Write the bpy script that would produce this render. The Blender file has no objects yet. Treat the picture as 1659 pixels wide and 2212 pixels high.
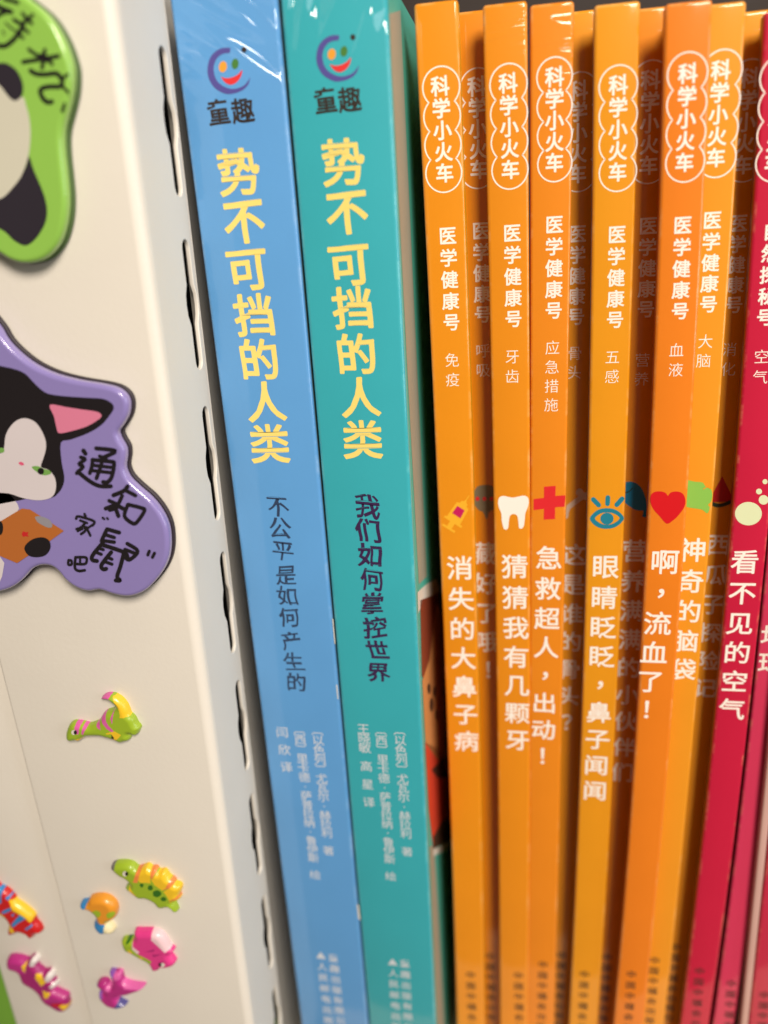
import bpy, bmesh, math, random
import numpy as np
from mathutils import Vector, Matrix
from mathutils.geometry import tessellate_polygon

random.seed(4)
S = bpy.context.scene
COL = S.collection
MM = 0.001

# ------------------------------------------------------------------ camera
W0, H0 = 1659.0, 2212.0          # size of the picture the measurements were taken on
FPX = 1700.0                     # focal length in those pixels
D, CZ = 0.185, 0.264             # camera to spine plane, camera height above shelf board
VX, VY = 310.0, 4790.0           # where plumb lines meet, from the picture centre
VDX = 310.0                      # where lines going straight into the shelf meet, to the right of the centre
VDY = -(FPX ** 2 + VX * VDX) / VY
CAM = Vector((0, -D, CZ))
_dn = Vector((VX, VY, FPX)).normalized(); _in = Vector((VDX, VDY, FPX)).normalized(); _rt = _dn.cross(_in)
if _rt.x < 0: _rt = -_rt
# camera axes written in world axes
R_ = Vector((_rt.x, _in.x, -_dn.x)); U_ = -Vector((_rt.y, _in.y, -_dn.y)); F_ = Vector((_rt.z, _in.z, -_dn.z))

cd = bpy.data.cameras.new('camera'); cam = bpy.data.objects.new('camera', cd); COL.objects.link(cam)
M = Matrix((R_, U_, -F_)).transposed().to_4x4(); M.translation = CAM
cam.matrix_world = M
cd.sensor_fit = 'VERTICAL'; cd.sensor_height = 36; cd.sensor_width = 27
cd.lens = FPX / H0 * 36
cd.clip_start = 0.005; cd.clip_end = 20
S.camera = cam

def ray(px, py):
    return F_ + R_ * ((px - W0 / 2) / FPX) + U_ * ((H0 / 2 - py) / FPX)
def at(px, py, y=0.0):
    r = ray(px, py); return CAM + r * ((y - CAM.y) / r.y)
def at_x(px, py, x):
    r = ray(px, py); return CAM + r * ((x - CAM.x) / r.x)
def depth(p): return (p - CAM).dot(F_)

cd.dof.use_dof = True
cd.dof.focus_distance = depth(at(1000, 640, 0))
cd.dof.aperture_fstop = cd.lens / 4.4     # a 4.4 mm wide pupil

# ------------------------------------------------------------------ world and lamps
w = bpy.data.worlds.new('World'); S.world = w; w.use_nodes = True
bg = w.node_tree.nodes['Background']; bg.inputs[0].default_value = (1.0, 0.86, 0.70, 1); bg.inputs[1].default_value = 0.13
def lamp(name, loc, target, size, power, color, size_y=None):
    l = bpy.data.lights.new(name, 'AREA'); l.energy = power; l.color = color; l.size = size
    if size_y: l.shape = 'RECTANGLE'; l.size_y = size_y
    o = bpy.data.objects.new(name, l); COL.objects.link(o); o.location = loc
    o.rotation_euler = (Vector(target) - Vector(loc)).to_track_quat('-Z', 'Y').to_euler()
    return o
lamp('ceiling_lamp', (0.42, -0.87, CZ + 0.66), (-0.02, 0, CZ - 0.14), 0.38, 20.2, (1.0, 0.90, 0.78))
lamp('room_lamp', (0.75, -0.30, CZ + 0.05), (-0.05, 0, CZ - 0.12), 0.45, 2.4, (0.88, 0.93, 1.0))
S.view_settings.view_transform = 'Standard'; S.view_settings.look = 'None'
S.view_settings.exposure = 0; S.view_settings.gamma = 1; S.view_settings.use_curve_mapping = False
S.render.engine = 'CYCLES'
S.cycles.max_bounces = 8; S.cycles.diffuse_bounces = 5
S.cycles.use_denoising = True

# ------------------------------------------------------------------ materials
def lin(c):
    out = []
    for v in c:
        v /= 255.0
        out.append(v / 12.92 if v <= 0.04045 else ((v + 0.055) / 1.055) ** 2.4)
    return out
MATS = {}
def mat(name, rgb, rough=0.45, k=0.82, coat=0.0, coat_rough=0.1, vary=0.03, grain=0.0, spec=0.5, wrinkle=None, sss=0.0, specks=None, wear=None):
    """rgb in display values; k turns the lit colour into a surface colour"""
    if name in MATS: return MATS[name]
    m = bpy.data.materials.new(name); m.use_nodes = True; MATS[name] = m
    nt = m.node_tree; b = nt.nodes['Principled BSDF']
    c = [x * k for x in lin(rgb)]
    b.inputs['Roughness'].default_value = rough
    b.inputs['Specular IOR Level'].default_value = spec
    b.inputs['Coat Weight'].default_value = coat
    b.inputs['Coat Roughness'].default_value = coat_rough
    if sss:
        b.inputs['Subsurface Weight'].default_value = sss
        b.inputs['Subsurface Radius'].default_value = (0.002, 0.001, 0.0007)
        b.inputs['Subsurface Scale'].default_value = 0.4
    tc = nt.nodes.new('ShaderNodeTexCoord')
    n = nt.nodes.new('ShaderNodeTexNoise'); n.inputs['Scale'].default_value = 45; n.inputs['Detail'].default_value = 5
    nt.links.new(tc.outputs['Object'], n.inputs['Vector'])
    mx = nt.nodes.new('ShaderNodeMix'); mx.data_type = 'RGBA'
    mx.inputs[6].default_value = [max(0, x * (1 - 1.6 * vary)) for x in c] + [1]
    mx.inputs[7].default_value = [min(0.95, x * (1 + 1.6 * vary)) for x in c] + [1]
    nt.links.new(n.outputs[0], mx.inputs[0])
    col = mx.outputs[2]
    def over(fac, rgb_):
        nonlocal col
        q = nt.nodes.new('ShaderNodeMix'); q.data_type = 'RGBA'; nt.links.new(fac, q.inputs[0]); nt.links.new(col, q.inputs[6]); q.inputs[7].default_value = (*lin(rgb_), 1)
        col = q.outputs[2]
    if specks:
        # stray dust: a few tiny spots, some cells of a Voronoi pattern only
        sc_, rad_, c_ = specks
        v = nt.nodes.new('ShaderNodeTexVoronoi'); v.inputs['Scale'].default_value = sc_; nt.links.new(tc.outputs['Object'], v.inputs['Vector'])
        a1 = nt.nodes.new('ShaderNodeMapRange'); a1.inputs[1].default_value = rad_; a1.inputs[2].default_value = rad_ * 1.6; a1.inputs[3].default_value = 0.75; a1.inputs[4].default_value = 0
        nt.links.new(v.outputs['Distance'], a1.inputs[0])
        sx_ = nt.nodes.new('ShaderNodeSeparateColor'); nt.links.new(v.outputs['Color'], sx_.inputs[0])
        a2 = nt.nodes.new('ShaderNodeMath'); a2.operation = 'GREATER_THAN'; a2.inputs[1].default_value = 0.55; nt.links.new(sx_.outputs[0], a2.inputs[0])
        a3 = nt.nodes.new('ShaderNodeMath'); a3.operation = 'MULTIPLY'; nt.links.new(a1.outputs[0], a3.inputs[0]); nt.links.new(a2.outputs[0], a3.inputs[1])
        over(a3.outputs[0], c_)
    if wear:
        at_ = nt.nodes.new('ShaderNodeAttribute'); at_.attribute_name = 'wear'
        wn_ = nt.nodes.new('ShaderNodeTexNoise'); wn_.inputs['Scale'].default_value = 120; wn_.inputs['Detail'].default_value = 6; wn_.inputs['Roughness'].default_value = 0.7
        nt.links.new(tc.outputs['Object'], wn_.inputs['Vector'])
        w1 = nt.nodes.new('ShaderNodeMapRange'); w1.inputs[1].default_value = 0.5; w1.inputs[2].default_value = 0.75; w1.inputs[3].default_value = 0.0; w1.inputs[4].default_value = 0.22
        nt.links.new(wn_.outputs[0], w1.inputs[0])
        w2 = nt.nodes.new('ShaderNodeMath'); w2.operation = 'MULTIPLY'; nt.links.new(w1.outputs[0], w2.inputs[0]); nt.links.new(at_.outputs['Fac'], w2.inputs[1])
        over(w2.outputs[0], wear)
    nt.links.new(col, b.inputs['Base Color'])
    rr = nt.nodes.new('ShaderNodeMapRange'); rr.inputs[3].default_value = rough * 0.85; rr.inputs[4].default_value = rough * 1.2
    nt.links.new(n.outputs[0], rr.inputs[0]); nt.links.new(rr.outputs[0], b.inputs['Roughness'])
    bump = None
    if grain:
        g = nt.nodes.new('ShaderNodeTexNoise'); g.inputs['Scale'].default_value = 900; g.inputs['Detail'].default_value = 3
        nt.links.new(tc.outputs['Object'], g.inputs['Vector'])
        bump = nt.nodes.new('ShaderNodeBump'); bump.inputs['Strength'].default_value = grain; bump.inputs['Distance'].default_value = 0.0003
        nt.links.new(g.outputs[0], bump.inputs['Height']); nt.links.new(bump.outputs[0], b.inputs['Normal'])
    if wrinkle:
        # creases of the cellophane: stretched ridged noise that lives near the head of the book
        h0, h1, rot, sx, sz, dist = wrinkle
        m0 = nt.nodes.new('ShaderNodeMapping'); m0.inputs['Rotation'].default_value = (0, rot, 0); nt.links.new(tc.outputs['Object'], m0.inputs['Vector'])
        mp = nt.nodes.new('ShaderNodeMapping'); mp.inputs['Scale'].default_value = (sx, 1, sz)
        nt.links.new(m0.outputs[0], mp.inputs['Vector'])
        wn = nt.nodes.new('ShaderNodeTexNoise'); wn.inputs['Scale'].default_value = 1.0; wn.inputs['Detail'].default_value = 1.2; wn.inputs['Distortion'].default_value = 0.15
        nt.links.new(mp.outputs[0], wn.inputs['Vector'])
        a = nt.nodes.new('ShaderNodeMath'); a.operation = 'SUBTRACT'; a.inputs[1].default_value = 0.5
        nt.links.new(wn.outputs[0], a.inputs[0])
        ab = nt.nodes.new('ShaderNodeMath'); ab.operation = 'ABSOLUTE'; nt.links.new(a.outputs[0], ab.inputs[0])
        mr = nt.nodes.new('ShaderNodeMapRange'); mr.inputs[1].default_value = 0.0; mr.inputs[2].default_value = 0.15; mr.inputs[3].default_value = 1; mr.inputs[4].default_value = 0
        mr.interpolation_type = 'SMOOTHSTEP'
        nt.links.new(ab.outputs[0], mr.inputs[0])
        sep = nt.nodes.new('ShaderNodeSeparateXYZ'); nt.links.new(tc.outputs['Object'], sep.inputs[0])
        hm = nt.nodes.new('ShaderNodeMapRange'); hm.inputs[1].default_value = h0; hm.inputs[2].default_value = h1; hm.interpolation_type = 'SMOOTHSTEP'
        nt.links.new(sep.outputs[2], hm.inputs[0])
        mu = nt.nodes.new('ShaderNodeMath'); mu.operation = 'MULTIPLY'
        nt.links.new(mr.outputs[0], mu.inputs[0]); nt.links.new(hm.outputs[0], mu.inputs[1])
        bp = nt.nodes.new('ShaderNodeBump'); bp.inputs['Strength'].default_value = 1.0; bp.inputs['Distance'].default_value = dist
        nt.links.new(mu.outputs[0], bp.inputs['Height']); nt.links.new(bp.outputs[0], b.inputs['Coat Normal'])
    return m

# ------------------------------------------------------------------ object helpers
def tag(o, label=None, cat=None, group=None, kind=None):
    if label: o['label'] = label
    if cat: o['category'] = cat
    if group: o['group'] = group
    if kind: o['kind'] = kind
    return o
def empty(name, loc, rot=(0, 0, 0)):
    o = bpy.data.objects.new(name, None); COL.objects.link(o); o.location = loc; o.rotation_euler = rot
    o.empty_display_size = 0.01
    return o
def link(name, me, mats, parent=None, loc=None, smooth=False):
    o = bpy.data.objects.new(name, me); COL.objects.link(o)
    if not isinstance(mats, (list, tuple)): mats = [mats]
    if len(me.materials) == 0:
        for m in mats: me.materials.append(m)
    if parent: o.parent = parent
    if loc: o.location = loc
    if smooth:
        for p in me.polygons: p.use_smooth = True
    return o
def bm_mesh(bm, name):
    me = bpy.data.meshes.new(name); bm.to_mesh(me); bm.free(); return me
def box_bm(x0, x1, y0, y1, z0, z1, bev=0.0, seg=3, bm=None):
    b = bmesh.new()
    vs = [b.verts.new((x, y, z)) for x in (x0, x1) for y in (y0, y1) for z in (z0, z1)]
    for f in ((0, 1, 3, 2), (4, 6, 7, 5), (0, 4, 5, 1), (2, 3, 7, 6), (0, 2, 6, 4), (1, 5, 7, 3)):
        b.faces.new([vs[i] for i in f])
    bmesh.ops.recalc_face_normals(b, faces=b.faces)
    if bev: bmesh.ops.bevel(b, geom=list(b.edges), offset=bev, segments=seg, profile=0.5, affect='EDGES', clamp_overlap=True)
    return b
def smooth(pts, n=4, closed=True):
    out = []; N = len(pts)
    for i in range(N if closed else N - 1):
        if closed: p0, p1, p2, p3 = pts[i - 1], pts[i], pts[(i + 1) % N], pts[(i + 2) % N]
        else: p0, p1, p2, p3 = pts[max(i - 1, 0)], pts[i], pts[i + 1], pts[min(i + 2, N - 1)]
        for k in range(n):
            t = k / n
            out.append(tuple(0.5 * ((2 * p1[j]) + (-p0[j] + p2[j]) * t + (2 * p0[j] - 5 * p1[j] + 4 * p2[j] - p3[j]) * t * t + (-p0[j] + 3 * p1[j] - 3 * p2[j] + p3[j]) * t ** 3) for j in (0, 1)))
    if not closed: out.append(tuple(pts[-1]))
    return out
def ell(cx, cy, rx, ry, rot=0, n=28):
    c, s = math.cos(rot), math.sin(rot)
    return [(cx + rx * math.cos(t) * c - ry * math.sin(t) * s, cy + rx * math.cos(t) * s + ry * math.sin(t) * c) for t in [2 * math.pi * i / n for i in range(n)]]
def stroke(pts, t, sm=True):
    """outline polygons of a round-ended pen stroke"""
    p = smooth(pts, 5, False) if sm and len(pts) > 2 else [tuple(q) for q in pts]
    L, Rr = [], []
    for i, q in enumerate(p):
        a = p[max(i - 1, 0)]; b = p[min(i + 1, len(p) - 1)]
        dx, dy = b[0] - a[0], b[1] - a[1]; l = math.hypot(dx, dy) or 1
        L.append((q[0] - dy / l * t / 2, q[1] + dx / l * t / 2)); Rr.append((q[0] + dy / l * t / 2, q[1] - dx / l * t / 2))
    polys = [[L[i], L[i + 1], Rr[i + 1], Rr[i]] for i in range(len(p) - 1)]
    polys += [ell(p[0][0], p[0][1], t / 2, t / 2, n=10), ell(p[-1][0], p[-1][1], t / 2, t / 2, n=10)]
    return polys
def flat_mesh(name, layers, conv, step=0.03 * MM):
    """layers: (polygon in picture measure, material index, level); conv gives a 3-D point and lift direction is -Y"""
    vs, fs, mi = [], [], []
    for n_, (poly, m, lv) in enumerate(layers):
        pts = [conv(*p) for p in poly]
        pts = [Vector((p.x, p.y - lv * step - n_ * 1.2e-7, p.z)) for p in pts]     # every piece lies a hair above the last
        base = len(vs); vs += pts
        for t in tessellate_polygon([pts]):
            a, b, c = (pts[i] for i in t)
            if (b - a).cross(c - a).y > 0: t = (t[0], t[2], t[1])
            fs.append([base + i for i in t]); mi.append(m)
    me = bpy.data.meshes.new(name); me.from_pydata([tuple(v) for v in vs], [], fs); me.update()
    me.polygons.foreach_set('material_index', mi)
    return me

# glyphs come from Blender's own built-in font, each turned into a mesh once
_fc = bpy.data.curves.new('glyph', 'FONT'); _fo = bpy.data.objects.new('glyph', _fc); COL.objects.link(_fo)
_cache = {}
_base = {}
def glyph_field(ch, n=84):
    if ch in _base: return _base[ch]
    _fc.body = ch; _fc.size = 1; _fc.resolution_u = 4
    bpy.context.view_layer.update()
    dg = bpy.context.evaluated_depsgraph_get()
    me = bpy.data.meshes.new_from_object(_fo.evaluated_get(dg))
    co = [(v.co.x, v.co.y) for v in me.vertices]
    cnt = {}
    for p in me.polygons:
        v = list(p.vertices)
        for k in range(len(v)):
            e = tuple(sorted((v[k], v[(k + 1) % len(v)]))); cnt[e] = cnt.get(e, 0) + 1
    seg = [(co[a], co[b]) for (a, b), c in cnt.items() if c == 1]
    bpy.data.meshes.remove(me)
    if ch in '，！？!?·':          # punctuation is centred in its square
        xs = [q[0] for e in seg for q in e]; ys = [q[1] for e in seg for q in e]
        dx = 0.5 - (min(xs) + max(xs)) / 2; dy = 0.36 - (min(ys) + max(ys)) / 2
        seg = [((a[0] + dx, a[1] + dy), (b[0] + dx, b[1] + dy)) for a, b in seg]
    X, Y = np.meshgrid(np.linspace(-0.1, 1.1, n), np.linspace(-0.24, 0.96, n))
    d = np.full(X.shape, 1e9); ins = np.zeros(X.shape, bool)
    for (ax, ay), (bx, by) in seg:
        ux, uy = bx - ax, by - ay; l2 = ux * ux + uy * uy or 1e-12
        t = np.clip(((X - ax) * ux + (Y - ay) * uy) / l2, 0, 1)
        d = np.minimum(d, np.hypot(X - ax - t * ux, Y - ay - t * uy))
        c = (ay > Y) != (by > Y)
        with np.errstate(divide='ignore', invalid='ignore'):
            ins ^= c & (X < ux * (Y - ay) / uy + ax)
    _base[ch] = (X, Y, np.where(ins, d, -d)); return _base[ch]
def glyph(ch, off):
    """outline of a character thickened by off (in em) with rounded corners"""
    key = (ch, off)
    if key in _cache: return _cache[key]
    X, Y, sd = glyph_field(ch); F = sd + off; n = X.shape[0]
    vs, fs, ids = [], [], {}
    def corner(j, i):
        k = (j, i)
        if k not in ids: ids[k] = len(vs); vs.append((X[j, i], Y[j, i]))
        return ids[k]
    def cross(a, b):
        k = (a, b) if a < b else (b, a)
        if k not in ids:
            fa, fb = F[k[0]], F[k[1]]; t = fa / (fa - fb)
            ids[k] = len(vs); vs.append((X[k[0]] + t * (X[k[1]] - X[k[0]]), Y[k[0]] + t * (Y[k[1]] - Y[k[0]])))
        return ids[k]
    pos = F > 0
    for j in range(n - 1):
        run = None
        for i in range(n):
            full = i < n - 1 and pos[j, i] and pos[j, i + 1] and pos[j + 1, i] and pos[j + 1, i + 1]
            if full:
                if run is None: run = i
                continue
            if run is not None:
                fs.append([corner(j, run), corner(j, i), corner(j + 1, i), corner(j + 1, run)]); run = None
            if i == n - 1: break
            q = [(j, i), (j, i + 1), (j + 1, i + 1), (j + 1, i)]
            if not any(pos[c] for c in q): continue
            f = []
            for k in range(4):
                a, b = q[k], q[(k + 1) % 4]
                if pos[a]: f.append(corner(*a))
                if pos[a] != pos[b]: f.append(cross(a, b))
            if len(f) > 2: fs.append(f)
    _cache[key] = (vs, fs); return _cache[key]
def text_mesh(name, items, y, wob=0.0):
    """items: (char, x, z, em, rot, offset, sx) on the plane y"""
    vs, fs = [], []
    for ch, x, z, em, rot, off, sx in items:
        if ch == ' ': continue
        gv, gf = glyph(ch, off)
        cx = 0.5; cy = 0.36
        c, s = math.cos(rot), math.sin(rot); b = len(vs)
        for gx, gy in gv:
            if wob:
                ph = len(vs) * 0 + b * 0.37
                gx, gy = gx + wob * (math.sin(5.2 * gy + ph) + 0.5 * math.sin(11 * gx + ph * 2)), gy + wob * (math.sin(4.6 * gx + ph * 1.7) + 0.5 * math.sin(12 * gy + ph))
            u, v = (gx - cx) * em * sx, (gy - cy) * em
            vs.append((x + u * c - v * s, y, z + u * s + v * c))
        for f in gf:
            fs.append([b + i for i in f])
    me = bpy.data.meshes.new(name); me.from_pydata(vs, [], fs); me.update()
    return me

def grid_shape(name, outline, y0, h_base, H, R, res, mats, paints, conv=None):
    """a puffed or bevelled solid over an outline in world X,Z; rises towards -Y from y0.
    paints: (polygon, material index)"""
    P = np.array(outline); Q = np.roll(P, -1, axis=0)
    x0, z0 = P.min(0) - res; x1, z1 = P.max(0) + res
    nx, nz = int((x1 - x0) / res) + 2, int((z1 - z0) / res) + 2
    gx = x0 + np.arange(nx) * res; gz = z0 + np.arange(nz) * res
    X, Z = np.meshgrid(gx, gz)
    def inside(px, pz, poly):
        a = np.array(poly); b = np.roll(a, -1, axis=0); r = np.zeros(px.shape, bool)
        for (ax, az), (bx, bz) in zip(a, b):
            c = ((az > pz) != (bz > pz))
            with np.errstate(divide='ignore', invalid='ignore'):
                r ^= c & (px < (bx - ax) * (pz - az) / (bz - az) + ax)
        return r
    best = np.full(X.shape, 1e9); bx_ = X.copy(); bz_ = Z.copy()
    for a, b in zip(P, Q):
        d = b - a; l2 = d.dot(d) or 1e-12
        t = np.clip(((X - a[0]) * d[0] + (Z - a[1]) * d[1]) / l2, 0, 1)
        cx, cz = a[0] + t * d[0], a[1] + t * d[1]; dd = np.hypot(X - cx, Z - cz)
        k = dd < best; best[k] = dd[k]; bx_[k] = cx[k]; bz_[k] = cz[k]
    ins = inside(X, Z, outline)
    CX, CZ_ = X[:-1, :-1] + res / 2, Z[:-1, :-1] + res / 2
    cell = inside(CX, CZ_, outline)
    near = (best < res * 0.45)
    dist = np.where(ins, best, 0.0)
    snap = (~ins) | near
    X = np.where(snap, bx_, X); Z = np.where(snap, bz_, Z); dist = np.where(snap, 0, dist)
    u = np.clip(dist / R, 0, 1)
    Hh = h_base + (H - h_base) * np.sqrt(1 - (1 - u) ** 2)
    Y = y0 - Hh
    idx = -np.ones(X.shape, int); vs = []; fs = []; mi = []
    pm = np.zeros(CX.shape, int)
    for poly, m in paints:
        pm[inside(CX, CZ_, poly)] = m
    def vid(j, i):
        if idx[j, i] < 0: idx[j, i] = len(vs); vs.append((X[j, i], Y[j, i], Z[j, i]))
        return idx[j, i]
    ec = {}
    for j, i in zip(*np.nonzero(cell)):
        f = [vid(j, i), vid(j, i + 1), vid(j + 1, i + 1), vid(j + 1, i)]
        fs.append(f); mi.append(int(pm[j, i]))
        for k in range(4):
            e = (f[k], f[(k + 1) % 4])
            if (e[1], e[0]) in ec: del ec[(e[1], e[0])]
            else: ec[e] = int(pm[j, i])
    low = {}
    def lv(v):
        if v not in low: low[v] = len(vs); vs.append((vs[v][0], y0, vs[v][2]))
        return low[v]
    for (a, b), m in list(ec.items()):
        fs.append([b, a, lv(a), lv(b)]); mi.append(m)
    me = bpy.data.meshes.new(name); me.from_pydata(vs, [], fs); me.update()
    for m in mats: me.materials.append(m)
    me.polygons.foreach_set('material_index', mi)
    me.polygons.foreach_set('use_smooth', [True] * len(fs))
    bm = bmesh.new(); bm.from_mesh(me); bmesh.ops.remove_doubles(bm, verts=bm.verts, dist=res * 0.02)
    bmesh.ops.dissolve_degenerate(bm, dist=res * 0.02, edges=bm.edges)
    bmesh.ops.recalc_face_normals(bm, faces=bm.faces); bm.to_mesh(me); bm.free()
    return me
def recentre(o):
    """move a mesh object's origin to the middle of its mesh"""
    vs = o.data.vertices; c = sum((v.co for v in vs), Vector()) / len(vs)
    o.data.transform(Matrix.Translation(-c)); o.location = Vector(o.location) + c
    return c

# ------------------------------------------------------------------ the cream steel cabinet on the left
YB = -0.016
YP = YB - 0.0225                                    # its front face
XS = at(356, 0, YB).x; XB = at(612, 2212, YB).x; ZT_, ZB_ = at(356, 0, YB).z, at(612, 2212, YB).z
LEAN = (XS - XB) / (ZT_ - ZB_)                  # the inner edge leans away from the books towards the bottom
def at_side(px, py):
    r = ray(px, py); t = (XS + LEAN * (CAM.z - ZT_) - CAM.x) / (r.x - LEAN * r.z); return CAM + r * t
     # its inner side
TOPZ = 0.40
cream = mat('cream_enamel', (238, 231, 219), 0.42, 0.86, coat=0.06, coat_rough=0.3, vary=0.02, grain=0.10, specks=(42, 0.010, (96, 84, 70)))
dark_in = mat('hollow_shade', (40, 38, 36), 0.8)  # the shade of the hollow, put into a dark colour
cab = empty('steel_cabinet', (XS, YP, 0))
tag(cab, 'cream enamelled steel cabinet with a slotted inner edge beside the blue book', 'cabinet')
XL = (at(0, 1444, YP).x + at(197, 2212, YP).x) / 2
def extrude_profile(name, prof, z0, z1, mats, parent, smooth_=True, origin=Vector((0, 0, 0))):
    n = len(prof); vs = [(x - origin.x, y - origin.y, z0) for x, y in prof] + [(x - origin.x, y - origin.y, z1) for x, y in prof]
    fs = [[i, (i + 1) % n, n + (i + 1) % n, n + i] for i in range(n)] + [list(range(n))[::-1], list(range(n, 2 * n))]
    me = bpy.data.meshes.new(name); me.from_pydata(vs, [], fs); me.update()
    bm = bmesh.new(); bm.from_mesh(me); bmesh.ops.recalc_face_normals(bm, faces=bm.faces); bm.to_mesh(me); bm.free()
    o = link(name, me, mats, parent, smooth=smooth_)
    if smooth_:
        try: me.set_sharp_from_angle(angle=math.radians(50))
        except Exception: pass
    return o
RC = 0.0024
outer = [(XL, YP + 0.09)]
outer += [(XL + 0.0008 - 0.0008 * math.cos(t), YP + 0.0008 - 0.0008 * math.sin(t)) for t in [math.pi / 2 * i / 4 for i in range(5)]]
outer += [(XS - RC + RC * math.sin(t), YP + RC - RC * math.cos(t)) for t in [math.pi / 2 * i / 14 for i in range(15)]]
inner = [(XS - 0.0012, YP + RC)] + [(XS - RC + (RC - 0.0012) * math.sin(t), YP + RC - (RC - 0.0012) * math.cos(t)) for t in [math.pi / 2 * (13 - i) / 14 for i in range(14)]]
inner += [(XL + 0.0012, YP + 0.0012), (XL + 0.0012, YP + 0.09)]
O = Vector(cab.location)
extrude_profile('front_panel', outer + inner, 0.0, TOPZ, cream, cab, origin=O)
# slotted side strip: a filled 2-D curve with holes, given the thickness of the sheet and soft lips
YE = YB - 0.0004
def strip():
    cu = bpy.data.curves.new('slotted_strip', 'CURVE'); cu.dimensions = '2D'; cu.fill_mode = 'BOTH'
    def poly(pts):
        s = cu.splines.new('POLY'); s.points.add(len(pts) - 1)
        for p, q in zip(s.points, pts): p.co = (q[0], q[1], 0, 1)
        s.use_cyclic_u = True
    poly([(YP + RC, 0), (YE, 0), (YE, TOPZ), (YP + RC, TOPZ)])
    # one slot per pitch, measured on the wall
    tops = [at_side(362, 118), at_side(400, 515), at_side(446, 868), at_side(489, 1173), at_side(531, 1441), at_side(566, 1676)]
    pitch = (tops[0].z - tops[5].z) / 5
    zt0 = sum(t.z + k * pitch for k, t in enumerate(tops)) / 6
    yc = YE - 0.0036
    global SLOT
    SLOT = (zt0, pitch, yc)
    hw, hm = 0.0018, 0.0030
    k = 2
    while True:
        zt = zt0 + k * pitch
        L = pitch * 0.765
        if zt - L < 0.004: break
        zc = zt - L * 0.49; ml = pitch * 0.085
        r = []
        for i in range(7): t = math.pi * i / 6; r.append((yc + hw * math.cos(t), zt - hw + hw * math.sin(t)))
        def side(sg, down):
            zz = [zc + ml + 0.0012, zc + ml * 0.7, zc, zc - ml * 0.7, zc - ml - 0.0012]
            ww = [hw, hm * 0.93, hm, hm * 0.93, hw]
            q = [(yc + sg * a, b) for a, b in zip(ww, zz)]
            return q if down else q[::-1]
        r += side(-1, True)
        for i in range(7): t = math.pi + math.pi * i / 6; r.append((yc + hw * math.cos(t), zt - L + hw + hw * math.sin(t)))
        r += side(1, False)
        poly(r); k -= 1
    cu.extrude = 0.00028; cu.bevel_depth = 0.0002; cu.bevel_resolution = 2; cu.offset = -0.0002
    o = bpy.data.objects.new('tmp', cu); COL.objects.link(o); bpy.context.view_layer.update()
    dg = bpy.context.evaluated_depsgraph_get(); me = bpy.data.meshes.new_from_object(o.evaluated_get(dg)); bpy.data.objects.remove(o)
    # curve plane (u=y, v=z, w=thickness) -> world
    me.transform(Matrix(((0, 0, 1, XS - 0.00048 - O.x), (1, 0, 0, -O.y), (0, 1, 0, 0), (0, 0, 0, 1))))
    me.materials.clear(); me.name = 'slotted_strip'
    ob = link('slotted_strip', me, cream, cab, smooth=True)
    try: me.set_sharp_from_angle(angle=math.radians(40))
    except Exception: pass
    return ob
strip()
# edge behind the strip: rolled away from the books, then the cabinet wall going back
rr = 0.0016
ret = [(XS, YE)] + [(XS - rr + rr * math.cos(t), YE + rr * math.sin(t)) for t in [math.pi / 2 * i / 6 for i in range(1, 7)]]
ret += [(XS - 0.0040, YE + 0.008), (XS - 0.0040, 0.16), (XS - 0.0050, 0.16), (XS - 0.0050, YE + 0.008), (XS - rr - 0.001, YE + rr)] + [(XS - rr + (rr - 0.0011) * math.cos(t), YE + rr * math.sin(t) * 0.6) for t in [math.pi / 2 * (5 - i) / 6 for i in range(6)]]
extrude_profile('side_wall', ret, 0.0, TOPZ, cream, cab, origin=O)
extrude_profile('light_cap', [(XL + 0.0013, YP + 0.0013), (XS - 0.0056, YP + 0.0013), (XS - 0.0056, 0.06), (XL + 0.0013, 0.06)], TOPZ - 0.0015, TOPZ, cream, cab, False, O)  # added above the view to keep lamp light out of the hollow
extrude_profile('shade_sheet', [(XL + 0.002, 0.008), (XS - 0.0058, 0.008), (XS - 0.0058, 0.010), (XL + 0.002, 0.010)], 0.001, TOPZ - 0.002, dark_in, cab, False, O)  # added dark sheet, standing in for the shade seen through the slots

# the panel narrows towards the bottom
for o in cab.children:
    for v in o.data.vertices:
        xw = v.co.x + cab.location.x
        v.co.x += LEAN * (v.co.z - ZT_) * min(1, max(0, (xw - XL) / (XS - XL)))
    o.data.update()
# the second panel, set back a little, at the far left
YD = YP + 0.0022
XDL = at(0, 2109, YD).x * 0.5 + at(31, 2212, YD).x * 0.5
door = link('cabinet_door', bm_mesh(box_bm(XDL, XL - 0.0003, YD, YD + 0.02, 0.0, TOPZ, 0.0012, 3), 'cabinet_door'), cream, smooth=True)
door.data.set_sharp_from_angle(angle=math.radians(50))
recentre(door)
tag(door, 'plain cream door panel set back behind the cabinet edge, lower left', 'door')
gb = link('storage_box', bm_mesh(box_bm(XDL - 0.26, XDL + 0.01, 0.03, 0.2, -0.2, 0.12, 0.01, 4), 'storage_box'), mat('green_plastic', (140, 200, 70), 0.4, 0.7), smooth=True)
recentre(gb)
tag(gb, 'blurred bright green plastic box beyond the door panel in the lower left corner', 'box')

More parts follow.
